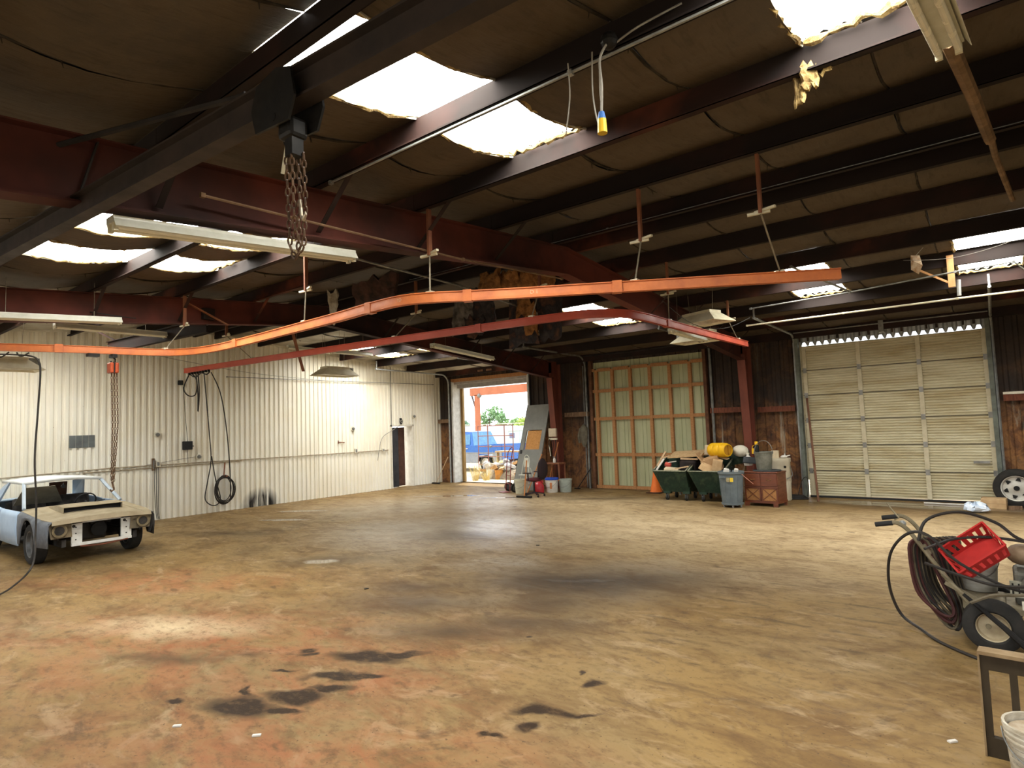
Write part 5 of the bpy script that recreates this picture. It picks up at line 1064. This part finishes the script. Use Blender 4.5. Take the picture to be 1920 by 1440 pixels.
for z, mt_ in ((.3,OC),(.8,CHAN)): MB().box(-.25,-.18,z,.25,.18,z+.04).build('tray', mt_, t)
for x in (-.23,.23):
    for y in (-.16,.16): MB().box(x-.015,y-.015,0,x+.015,y+.015,.82).build('post', CHAN, t)
t = thing('fuse_box', 'cream electrical box mounted on the dark red column by the doorway', 'electrical box', (FRAMES['A'],15.87,1.62)); MB().box(-.14,-.08,-.0,.14,-.0,.26).build('enclosure', M('cream_box',(.66,.56,.40),(.54,.44,.3),.5), t, bevel=.008); MB().box(-.15,-.06,-.1,.15,.0,-.04).build('conduit_tray', CREAM, t)
MB().tube(crom([(-.1,-.05,-.05),(-.13,-.1,-.2),(-.02,-.12,-.4),(.04,-.1,-.3),(.02,-.08,-.1)],5),.009,5).build('cable', CABLE, t); MB().tube([(.1,-.05,-.1),(.12,-.07,-.8),(.14,-.08,-1.55)],.014,5).build('conduit', CABLE, t); MB().tube([(-.13,-.08,-.25),(-.06,-.12,-.6)],.014,6).build('bare_pipe', CREAM, t)
t = thing('jacket', 'grey-brown work jacket hanging on the burnt wall beside the timber-braced door', 'jacket', (-9.98,16.22,1.95)); mb = MB()
for w_, z, dd in ((.05,0,.03),(.12,-.08,.06),(.14,-.25,.08),(.12,-.42,.075),(.09,-.55,.06),(.03,-.68,.03)): mb.v += [(w_*math.cos(a)*(1+.12*math.sin(5*a+z*9)), dd*math.sin(a)*(1+.2*math.cos(4*a)), z) for a in [2*PI*i/18 for i in range(18)]]
mb.f = [(i*18+k, i*18+(k+1)%18, (i+1)*18+(k+1)%18, (i+1)*18+k) for i in range(5) for k in range(18)]
mb.build('cloth', M('jacket_grey',(.16,.14,.10),(.10,.085,.06),.9,0,7), t, smooth=True); MB().tube(crom([(-.12,0,-.1),(-.18,-.02,-.35),(-.15,-.02,-.55)],4),[.04]*9,8).build('sleeve', M('jacket_grey',(.16,.14,.10)), t, smooth=True); MB().cyl((0,.1,.03),(0,-.03,.02),.01,n=6).build('hook', GALVD, t)
pole('push broom leaning on the dark wall left of the open doorway', (-16.05,15.75,0), (-15.85,16.2,.95), .012, (.36,.07,.05), M('pale_handle',(.5,.36,.22),(.4,.28,.16),.6))
pole('bent dark pry bar standing on the floor left of the timber-braced door', (-10.1,15.9,0), (-9.78,16.2,.62), .014, (.18,.06,.03), BLK2, 'pry_bar', 'bar')

# ================================================================== RIGHT FOREGROUND: PRESSURE WASHER
t = thing('pressure_washer', 'dirty wheeled pressure washer with engine, handlebars and coiled hoses', 'machine', (-.15,6.7,0))
DST = M('dusty_frame',(.27,.23,.15),(.17,.14,.085),.6,.2,8); GRIP = BLACK; TRED = M('maroon_hose',(.085,.03,.028),(.05,.02,.018),.5)
wheel(t, (.03,-.22,.21), .21, .15, 'Y', M('dusty_rim',(.50,.42,.28),(.36,.29,.18),.5,.3), rr=.54); wheel(t, (.03,.42,.21), .21, .15, 'Y', M('dusty_rim',(.50,.42,.28)), rr=.54)
MB().cyl((0,-.28,.21),(0,.48,.21),.02,n=8).build('axle', DST, t)
for y in (-.12,.32):
    MB().tube(crom([(-.12,y,.34),(-.32,y,.62),(-.46,y,.84),(-.53,y,.94),(-.6,y,.99),(-.66,y,.99)],5),.019,7).build('handlebar', DST, t)
    MB().cyl((-.64,y,.99),(-.78,y,.965),.022,n=10).build('grip', GRIP, t)
    MB().bar((-.15,y,.33),(.75,y,.30),.05,.04).build('frame_rail', DST, t); MB().bar((-.28,y,.5),(.12,y,.28),.04,.03).build('stay', DST, t)
MB().tube([(-.46,-.12,.84),(-.46,.32,.84)],.016,6).build('cross_tube', DST, t); MB().tube([(-.64,-.0,1.0),(-.6,.0,1.02),(-.66,.02,1.1),(-.69,.03,1.15)],.008,5).build('lever', DST, t); MB().sphere((-.57,-.06,.98),.03,10,6).build('valve', GALV, t)
MB().ob((-.40,.1,.76),(.03,.36,.1),(0,R(-30),0)).build('hose_rack', DST, t, bevel=.01)
MB().box(.1,-.1,.3,.62,.34,.36).build('engine_plate', DST, t)
en = MB().ob((.36,.1,.50),(.34,.34,.28)).build('engine', M('engine_dirty',(.16,.15,.12),(.08,.075,.06),.6,.3,7), t, bevel=.03)
MB().cyl((.36,-.12,.52),(.36,-.06,.52),.13,n=20).build('recoil_cover', M('engine_dirty',(.16,.15,.12)), en); MB().ob((.34,-.09,.36),(.22,.04,.09)).build('data_plate', PALE, en); MB().ob((.26,-.09,.50),(.2,.04,.13)).build('cooling_cover', M('grill_grey',(.36,.35,.28),(.2,.19,.14),.5), en)
for k in range(5): MB().ob((.18+.04*k,-.113,.5),(.012,.006,.1)).build('fin', BLK2, en)
MB().sphere((.26,.12,.75),.11,14,9,(1,1,.8)).build('fuel_tank', M('tank_rust',(.30,.21,.13),(.18,.12,.07),.6), t, smooth=True)
MB().cyl((.42,-.22,.1),(.42,-.16,.1),.07,n=14).build('red_pulley', M('red_pulley',(.45,.06,.04),(.3,.04,.03),.5), t)
MB().ob((-.02,.1,.33),(.3,.4,.1)).build('pump_block', DST, t, bevel=.02)
h1 = thing('hose_bundle', 'bundle of black and maroon hoses looped over the washer handle', 'hose', (-.55,6.78,.35))
for k in range(13):
    a = -.1+.022*k; q_ = .55+.45*((k*5)%13)/12; mt = TRED if k in (0,1,4) else HOSE if k % 2 else M('dusty_hose',(.16,.13,.085),(.08,.065,.04),.6)
    MB().tube(crom([(.02+a,-.16+.02*k,.5),(-.07+a*.6,-.2+.02*k,.42),(-.05+a*.5,-.18+.025*k,.1*q_),(.08+a*.5,-.16+.025*k,-.2*q_),(.17+a*.4,-.14+.02*k,-.29*q_),(.2+a*.4,-.12+.02*k,-.15*q_),(.13+a*.5,-.1+.02*k,.15),(.07+a,-.12+.02*k,.45),(.02+a,-.16+.02*k,.5)],5),.013,6).build('hose_loop', mt, h1)
h2 = thing('pressure_hose', 'long black hose looping wide over the washer and along the floor', 'hose', (-.15,6.4,0))
MB().tube(crom([(.5,.0,.56),(.2,-.05,.55),(-.15,-.05,.72),(-.36,-.02,.93),(-.52,.05,.92),(-.67,.15,.72),(-.72,.3,.4),(-.66,.4,.12),(-.5,.3,.03),(-.3,.0,.016),(.1,-.35,.016),(.6,-.55,.016),(1.2,-.5,.016)],7),.013,6).build('hose_run', HOSE, h2)
MB().tube(crom([(-.45,.15,.85),(-.38,.2,1.03),(-.15,.3,1.1),(.1,.35,1.02),(.25,.3,.9),(.5,.25,.82)],6),.014,6).build('hose_run', HOSE, h2); MB().tube(crom([(-.4,.05,.8),(-.2,.3,.86),(.05,.4,.88),(.3,.4,.86)],6),.012,6).build('hose_run', HOSE, h2)
MB().tube(crom([(-.4,-.05,.7),(-.15,-.05,.62),(.1,-.1,.58),(.4,-.1,.62),(.7,-.05,.7)],6),.014,6).build('hose_run', HOSE, h2); MB().tube(crom([(-.1,-.1,.42),(.05,-.1,.50),(.2,-.1,.52),(.42,-.1,.56)],6),.014,6).build('hose_run', M('dusty_hose',(.12,.10,.07)), h2)
t = thing('spray_lance', 'black spray lance slanting across the washer wheel', 'lance', (-.3,6.38,0)); MB().tube([(.0,.02,.46),(.25,-.02,.24),(.42,-.05,.07)],[.014,.022,.026],7).build('lance', BLK2, t); MB().tube([(-.14,.04,.6),(0,.02,.46)],.012,6).build('wand', DST, t)
t = pail('dirty white bucket wedged on the washer under the red crate', (-.2,6.98,.385), .145, .33, M('dirty_white_bucket',(.46,.44,.38),(.3,.28,.22),.6,0,5,(1,1,3)))
t = thing('red_crate', 'red plastic basket tipped on its side on top of the washer', 'crate', (-.17,6.72,.72)); t.rotation_euler = (R(38),R(-38),R(8)); CRT = M('crate_red',(.52,.035,.03),(.42,.028,.025),.4)
a, b, hh = .21, .15, .15
MB().box(-a*.85,-b*.85,0,a*.85,b*.85,.01).build('bottom', CRT, t)
def wall_slots(p0, p1, q0, q1, n_):   # a wall between bottom edge p0-p1 and top edge q0-q1 with n_ slots
    p0,p1,q0,q1 = map(Vector,(p0,p1,q0,q1)); mb = MB()
    at = lambda u, v: (p0*(1-u)+p1*u)*(1-v)+(q0*(1-u)+q1*u)*v
    def strip_(u0,u1,v0,v1): mb.add([at(u0,v0),at(u1,v0),at(u1,v1),at(u0,v1)],[(0,1,2,3)])
    strip_(0,1,0,.22); strip_(0,1,.78,1)
    for k in range(n_+1): c = k/n_; strip_(max(0,c-.05),min(1,c+.05),.22,.78)
    return mb
lo = [(-a*.85,-b*.85,0),(a*.85,-b*.85,0),(a*.85,b*.85,0),(-a*.85,b*.85,0)]; hi = [(-a,-b,hh),(a,-b,hh),(a,b,hh),(-a,b,hh)]
for i in range(4):
    j = (i+1)%4; wall_slots(lo[i],lo[j],hi[i],hi[j],6 if i%2 == 0 else 4).build('slotted_wall', CRT, t, solid=.006)
rm = MB()
for i in range(4): rm.bar(hi[i],hi[(i+1)%4],.016,.012)
rm.build('rim', CRT, t)
# wooden frame and bucket at the bottom right corner
t = thing('stool_frame', 'dark wooden frame of an upturned bench at the lower right edge', 'bench', (-.16,4.55,0), R(-3)); DW = M('dark_timber',(.06,.042,.022),(.035,.025,.014),.7,0,4,(1,1,.4)); LWD = M('worn_edge_timber',(.30,.21,.11),(.2,.13,.065),.7)
MB().box(0,-.02,.49,.9,.02,.58).build('top_rail', DW, t); MB().box(-.005,-.05,.58,.9,.05,.60).build('top_board', LWD, t); MB().box(0,-.02,.0,.9,.02,.11).build('bottom_rail', DW, t)
for x in (.0,.13,.6): MB().box(x,-.018,.1,x+.035,.018,.5).build('slat', DW, t)
MB().box(-.01,-.03,.0,.0,.03,.59).build('end_board', LWD, t); MB().box(0,.02,.0,.9,.05,.02).build('foot_strip', DW, t)
t = pail('grubby white bucket at the bottom right corner', (.09,4.36,0), .165, .30, M('grubby_bucket',(.62,.58,.48),(.34,.28,.19),.6,0,7,(1,1,2.5)))
MB().cyl((0,0,.26),(0,0,.262),.15,n=20).build('dirt', M('bucket_dirt',(.30,.2,.1),(.55,.48,.38),.9,0,6), t)
for k in range(4): MB().tube([(.158*math.cos(a),.158*math.sin(a),.19-.025*k) for a in [R(205+k*2)+R(40)*i/8 for i in range(9)]],.0025,4).build('print_line', M('faded_print',(.2,.18,.15),(.4,.36,.3),.7,0,90), t)
for lab, x, y in (('tiny white scrap of paper on the floor left of the bench frame', -.33, 4.6), ('white litter scrap on the floor at lower left', -4.6, 1.95), ('white paper scrap on the floor towards the open doorway', -8.7, 10.9), ('small black chip on the floor in mid hall', -6.1, 8.3), ('pale wood splinter on the floor near the oil stains', -4.0, 2.2), ('dark pebble on the concrete left of the oil stains', -6.4, 5.0)): slab(lab, (x,y,.006), (.055,.022,.01), (0,0,random.uniform(0,90)), BLK2 if 'black' in lab or 'dark' in lab else WHP, 'litter_scrap', 'litter')
# ================================================================== YARD OUTSIDE THE OPEN DOORWAY
gm, nt, n, l, b = nodes('sunlit_yard'); o = nt.nodes.new('ShaderNodeTexCoord').outputs['Object']
l.new(ramp(nt, noise(nt, o, .6, 6, .6), [(.35, (.42,.34,.24)), (.6, (.36,.30,.21)), (.72, (.28,.29,.16))]), b.inputs['Base Color']); b.inputs['Roughness'].default_value = .9
tag(MB().add([(-150,-90,-.03),(90,-90,-.03),(90,170,-.03),(-150,170,-.03)],[(0,1,2,3)]).build('yard_ground', gm), 'bright dusty yard ground outside', kind='structure')
tag(MB().box(D1[0]+.03,YB+.1,-.02,D1[1]-.03,YB+1.4,.0).build('threshold_slab', M('threshold_concrete',(.62,.52,.38),(.5,.42,.3),.8)), 'pale concrete apron outside the open doorway', kind='structure')
# pickup
t = thing('pickup_truck', 'blue pickup truck with grey lower body parked outside the doorway', 'truck', (-17.3,22.0,0)); TB = M('truck_blue',(.03,.14,.45),(.025,.11,.38),.3,.1); TG = M('truck_grey',(.30,.31,.32),(.24,.25,.26),.45); TGl = M('truck_glass',(.10,.26,.42),(.06,.18,.32),.1)
yy = (-.9,.9)
for s in (-1, 1):
    MB().add([(0,s*.9,.84),(-5.4,s*.9,.84),(-5.4,s*.9,1.0),(-3.9,s*.9,1.12),(-1.75,s*.9,1.15),(0,s*.9,1.2)],[(0,1,2,3,4,5)]).build('upper_side', TB, t, solid=.03)
    MB().add([(0,s*.9,.85),(-5.4,s*.9,.85),(-5.4,s*.88,.38),(-4.75,s*.88,.38),(-4.7,s*.88,.75),(-4.0,s*.88,.75),(-3.9,s*.88,.35),(-1.45,s*.88,.35),(-1.4,s*.88,.78),(-.55,s*.88,.78),(-.5,s*.88,.42),(0,s*.88,.45)],[tuple(range(12))]).build('lower_side', TG, t, solid=.036)
    MB().add([(-1.72,s*.86,1.13),(-3.9,s*.86,1.1),(-3.35,s*.68,1.74),(-1.95,s*.68,1.76)],[(0,1,2,3)]).build('cab_side', TB, t, solid=.03)
    for x0_, x1_ in ((-1.92,-2.62),(-2.72,-3.6)): MB().add([(x0_,s*.875,1.2),(x1_,s*.875,1.18),(x1_+.26,s*.71,1.66),(x0_-.08,s*.71,1.68)],[(0,1,2,3)]).build('side_window', TGl, t, solid=.03)
    for x in (-1.85,-2.8): MB().ob((x-.25,s*.93,1.02),(.16,.03,.035)).build('door_handle', WHP, t)
    MB().ob((-3.75,s*1.02,1.22),(.1,.16,.18)).build('wing_mirror', WHP, t)
    for x in (-.98,-4.35): wheel(t, (x,s*.78,.36), .36, .24, 'Y', ALY)
MB().grid([[(-1.95,y,1.76),(-2.6,y,1.8),(-3.35,y,1.74)] for y in (-.68,0,.68)]).build('cab_roof', TB, t, solid=.04); MB().add([(-3.35,-.68,1.74),(-3.35,.68,1.74),(-3.95,.85,1.12),(-3.95,-.85,1.12)],[(0,1,2,3)]).build('windshield', TGl, t, solid=.02); MB().add([(-1.95,-.68,1.76),(-1.95,.68,1.76),(-1.72,.85,1.13),(-1.72,-.85,1.13)],[(0,1,2,3)]).build('rear_window', TGl, t, solid=.02)
MB().box(-5.42,-.88,.4,-5.38,.88,1.0).build('grille', TG, t); MB().box(-.02,-.88,.5,.02,.88,1.2).build('tailgate', TB, t); MB().box(-5.4,-.86,.98,-3.9,.86,1.1).build('hood', TB, t); MB().box(-1.7,-.85,.62,-.02,.85,.7).build('bed_floor', TG, t); MB().box(-5.3,-.6,.4,-.1,.6,.55).build('chassis', BLK2, t)
MB().box(-1.72,-.86,.62,-1.66,.86,1.16).build('bed_front', TB, t)
# red pipe gate
t = thing('pipe_gate', 'rusty red pipe gate panel standing before the blue pickup', 'gate', (-17.35,19.6,0)); PR = M('gate_red',(.30,.12,.09),(.22,.09,.07),.6)
for x in (0,.55,1.45,1.9): MB().tube([(x,0,0),(x,0,2.05)],.022 if x in (.55,1.45) else .018,6).build('upright', PR, t)
for z in (2.05,1.62,1.18,.75,.42): MB().tube([(0,0,z),(1.9,0,z)],.018,6).build('bar', PR, t)
MB().sphere((.7,-.03,1.18),.06,8,6).build('latch', GALVD, t)
# gantry
t = thing('gantry_frame', 'tall orange steel gantry in the yard', 'gantry', (-28.3,32,0)); GA = M('gantry_orange',(.46,.16,.08),(.38,.13,.065),.6,0,1)
MB().box(-.14,-.14,0,.14,.14,4.25).build('post', GA, t); MB().box(-.55,-.14,4.22,9.5,.14,4.75).build('beam', GA, t); MB().bar((-.5,0,4.25),(-.12,0,3.2),.08,.08).build('brace', M('dark_brace',(.1,.08,.08)), t); MB().box(8.6,-.14,0,8.9,.14,4.25).build('post', GA, t); MB().sphere((.3,-.1,4.2),.16,8,6).build('shackle', GALVD, t)
for k in range(5): MB().box(-.3+2.3*k,-.145,4.24,-.27+2.3*k,-.139,4.73).build('splice_plate', GA, t)
# long white trailer
t = thing('trailer', 'long white box trailer across the far side of the yard', 'trailer', (-44,40,0)); TWH = M('trailer_white',(.60,.63,.64),(.52,.55,.56),.5)
for k in range(16): MB().box(k*1.0,0,.35,k*1.0+.985,.08,2.3-.022*k).build('side_panel', TWH, t)
MB().box(0,.08,.35,16,2.4,2.0).build('body', TWH, t); MB().box(0,-.03,2.2,16,.02,2.26).build('top_rail', PALE, t)
for x in (2,3.2,13,14.2): wheel(t, (x,.3,.45), .45, .25)
t = thing('storage_shed', 'pale turquoise shed beyond the gate at the right of the doorway', 'shed', (-27.2,34,0)); 
for k in range(5): MB().box(.5*k,0,0,.5*k+.485,.05,1.7).build('wall_panel', M('shed_pale',(.55,.68,.66),(.48,.6,.58),.6), t)
MB().box(0,.05,0,2.5,2,1.65).build('body', M('shed_pale',(.55,.68,.66)), t); MB().box(.1,-.02,1.15,.55,.0,1.5).build('window_pane', M('shed_window',(.2,.22,.34),(.15,.17,.28),.2), t); MB().prism([(-.1,0),(2.6,0),(2.4,.3),(.1,.3)],2.1,Matrix.Translation((0,2.05,1.66))@Matrix.Rotation(PI/2,4,'X')).build('roof', TWH, t)
# trees
def leafy(mb, c, r, n_, s, rg, flat=.8):
    c = Vector(c)
    for _ in range(n_):
        d = Vector((rg.gauss(0,1),rg.gauss(0,1),rg.gauss(0,1))).normalized()*r*rg.uniform(.35,1)**.6; d.z *= flat
        p = c+d; u = Vector((rg.gauss(0,1),rg.gauss(0,1),rg.gauss(0,1))).normalized()*s; v = u.orthogonal().normalized()*s*.6
        mb.add([p-u,p+v,p+u,p-v],[(0,1,2,3)])
    return mb
LEAFS = [M('leaf_%d'%i, c, c2, .7, 0, 2) for i, (c, c2) in enumerate((((.22,.36,.17),(.16,.28,.13)),((.26,.40,.16),(.2,.32,.13)),((.42,.52,.12),(.32,.42,.1)),((.2,.32,.2),(.15,.25,.16))))]
BARK = M('bark',(.14,.11,.085),(.09,.07,.055),.9)
for k, (lab, x, y, h, r, mi, cr) in enumerate((('airy open tree rising above the trailer beside the gantry post', -42.6,50,4.4,1.5,0,((0,0,3.2,1.0),(.9,.2,3.5,.9),(-.9,0,2.7,.8),(1.6,0,2.9,.6))), ('low green hedge tree behind the trailer', -40.5,51,2.9,1.6,1,((0,0,1.9,1.2),(1.2,0,2.0,1.1),(-1.2,0,1.7,1.0))), ('yellow-green bush at the right of the doorway view', -37.8,50,3.0,1.4,2,((0,0,2.0,1.1),(.8,0,2.1,1.0))), ('small dark round tree far left behind the trailer', -46.6,50,3.0,1.2,3,((0,0,2.3,.75),(.5,0,2.1,.6))))):
    t = thing('tree', lab, 'tree', (x,y,0), 0, 'trees beyond the trailer'); rg = random.Random(100+k)
    MB().tube([(0,0,0),(.05,0,h*.4),(0,0,h*.7)],[.14,.1,.05],7).build('trunk', BARK, t)
    for a in range(4): th = a*1.7; MB().tube([(0,0,h*.4),(.5*math.cos(th),.3*math.sin(th),h*.6),(1.0*math.cos(th),.5*math.sin(th),h*.78)],[.05,.03,.015],5).build('branch', BARK, t)
    mb = MB()
    for cx, cy_, cz, rr in cr: leafy(mb, (cx,cy_,cz), rr, 200 if k == 0 else 420, .14, rg)
    tag(mb.build('foliage', LEAFS[mi], t), kind='stuff')
# scrap heap just outside and dry weeds
rg = random.Random(11); HC = [M('scrap_%d'%i, c, None, .7, 0, 6) for i, c in enumerate(((.62,.56,.46),(.50,.50,.52),(.58,.40,.2),(.30,.28,.27),(.72,.70,.66),(.55,.30,.12)))]
USED = set()
md = MB(); md.grid([[(-15.1+1.35*r_*math.cos(a)*(1+.06*math.sin(5*a)), 18.6+.7*r_*math.sin(a), -.04+.46*math.sqrt(max(0,1-r_*r_))+.03*math.sin(9*a+7*r_)*(r_ > 0)) for a in [2*PI*i/28 for i in range(29)]] for r_ in (0,.25,.5,.7,.85,.95,1)])
tag(md.build('rubble_mound', M('rubble_dirt',(.40,.33,.24),(.22,.18,.13),.9,0,9,bmp=.8), None, smooth=True), 'low mound of dirt and rubble under the scrap outside the doorway', 'mound')
for k in range(28):
    x, y = -16.2+.33*(k % 7)+rg.uniform(-.08,.08), 18.15+.27*(k//7)+rg.uniform(-.05,.05); hgt = .46*math.sqrt(max(0, 1-((x+15.1)/1.35)**2-((y-18.6)/.7)**2))
    d = (rg.uniform(.15,.36), rg.uniform(.1,.26), rg.uniform(.08,.22)); kind_ = k % 3
    ci = rg.randrange(6); CN = ('beige','grey','tan','charcoal','white','orange')
    if kind_ == 0: mb = MB().ob((0,0,0), d)
    elif kind_ == 1: mb = MB().prism([(-d[0]/2,-.1),(d[0]*.3,-.14),(d[0]/2,.02),(.05,.13),(-d[0]*.4,.1)], d[2]*.6)
    else: mb = MB().lathe([(.001,0),(.1,0),(.12,.06),(.11,.22),(.06,.24),(.001,.24)],10)
    lab = lambda: '%s %s at the %s of the sunlit scrap heap outside the doorway' % (CN[ci], ('block','shard','can')[kind_], 'left' if x < -15.6 else 'right' if x > -14.6 else 'middle')+(' towards the back' if y > 18.55 else '')
    for _ in range(6):
        if lab() not in USED: break
        ci = (ci+1) % 6
    USED.add(lab())
    o_ = mb.build('scrap_piece', HC[ci], None, loc=(x,y,.05+hgt), rot=(rg.uniform(-.5,.5),rg.uniform(-.5,.5),rg.uniform(0,6)))
    tag(o_, lab(), 'scrap', 'scrap heap outside the open doorway')
pail('white bucket in front of the sunlit scrap heap', (-15.35,18.0,-.02), .15, .38, WHP); pail('orange bucket in front of the sunlit scrap heap', (-14.95,18.02,-.02), .16, .36, M('orange_bucket',(.62,.28,.06),(.5,.22,.05),.5))
t = thing('tire_scrap', 'half-buried tyre in the sunlit scrap heap', 'tyre', (-14.4,18.7,.22), R(30)); MB().lathe([(.18,-.09),(.3,-.09),(.33,-.03),(.33,.03),(.3,.09),(.18,.09)],22,(0,0,.05),Matrix.Rotation(R(70),4,'X')).build('tyre', TYRE, t, smooth=True)
t = thing('wire_rack', 'slatted metal rack leaning outside by the grey door leaf', 'rack', (-13.5,18.2,0), R(8))
for k in range(8): MB().bar((-.35+.1*k,0,.0),(-.35+.1*k,.4,.85),.02,.02).build('slat', M('rack_brown',(.26,.2,.18),(.2,.15,.13),.6), t)
for z in (.05,.8): MB().bar((-.4,z*.47,z),(.42,z*.47,z),.03,.03).build('rail', M('rack_brown',(.26,.2,.18)), t)
slab('weathered plank table top standing in front of the pickup', (-15.9,20.0,.95), (1.3,.5,.06), (0,0,4), TANW, 'plank_table', 'table')
tt = bpy.data.objects['plank_table']
for x in (-.55,.55): MB().box(x-.04,-.2,-.98,x+.04,-.12,-.03).build('leg', GIRT, tt)
STR = M('dry_grass',(.72,.58,.24),(.6,.46,.16),.8)
for k, (x, y, h, lab) in enumerate(((-15.45,17.25,.75,'tall clump of dry yellow weeds by the left jamb of the doorway'),(-15.15,17.5,.5,'lower clump of dry weeds right of the tall weeds'),(-15.55,18.6,1.05,'wispy pale weed arching before the pickup'))):
    t = thing('weed_clump', lab, 'weeds', (x,y,-.02)); mb = MB(); rg = random.Random(k)
    for i in range(70 if k < 2 else 26):
        a, r_, hh_ = rg.uniform(0,6.28), rg.uniform(.03,.36), h*rg.uniform(.35,1.1)
        mb.tube([(r_*.3*math.cos(a),r_*.3*math.sin(a),0),(r_*.6*math.cos(a),r_*.6*math.sin(a),hh_*.6),(r_*1.2*math.cos(a),r_*1.2*math.sin(a),hh_)],[.005,.004,.0015],3,cap=False)
    tag(mb.build('stems', STR, t), kind='stuff')
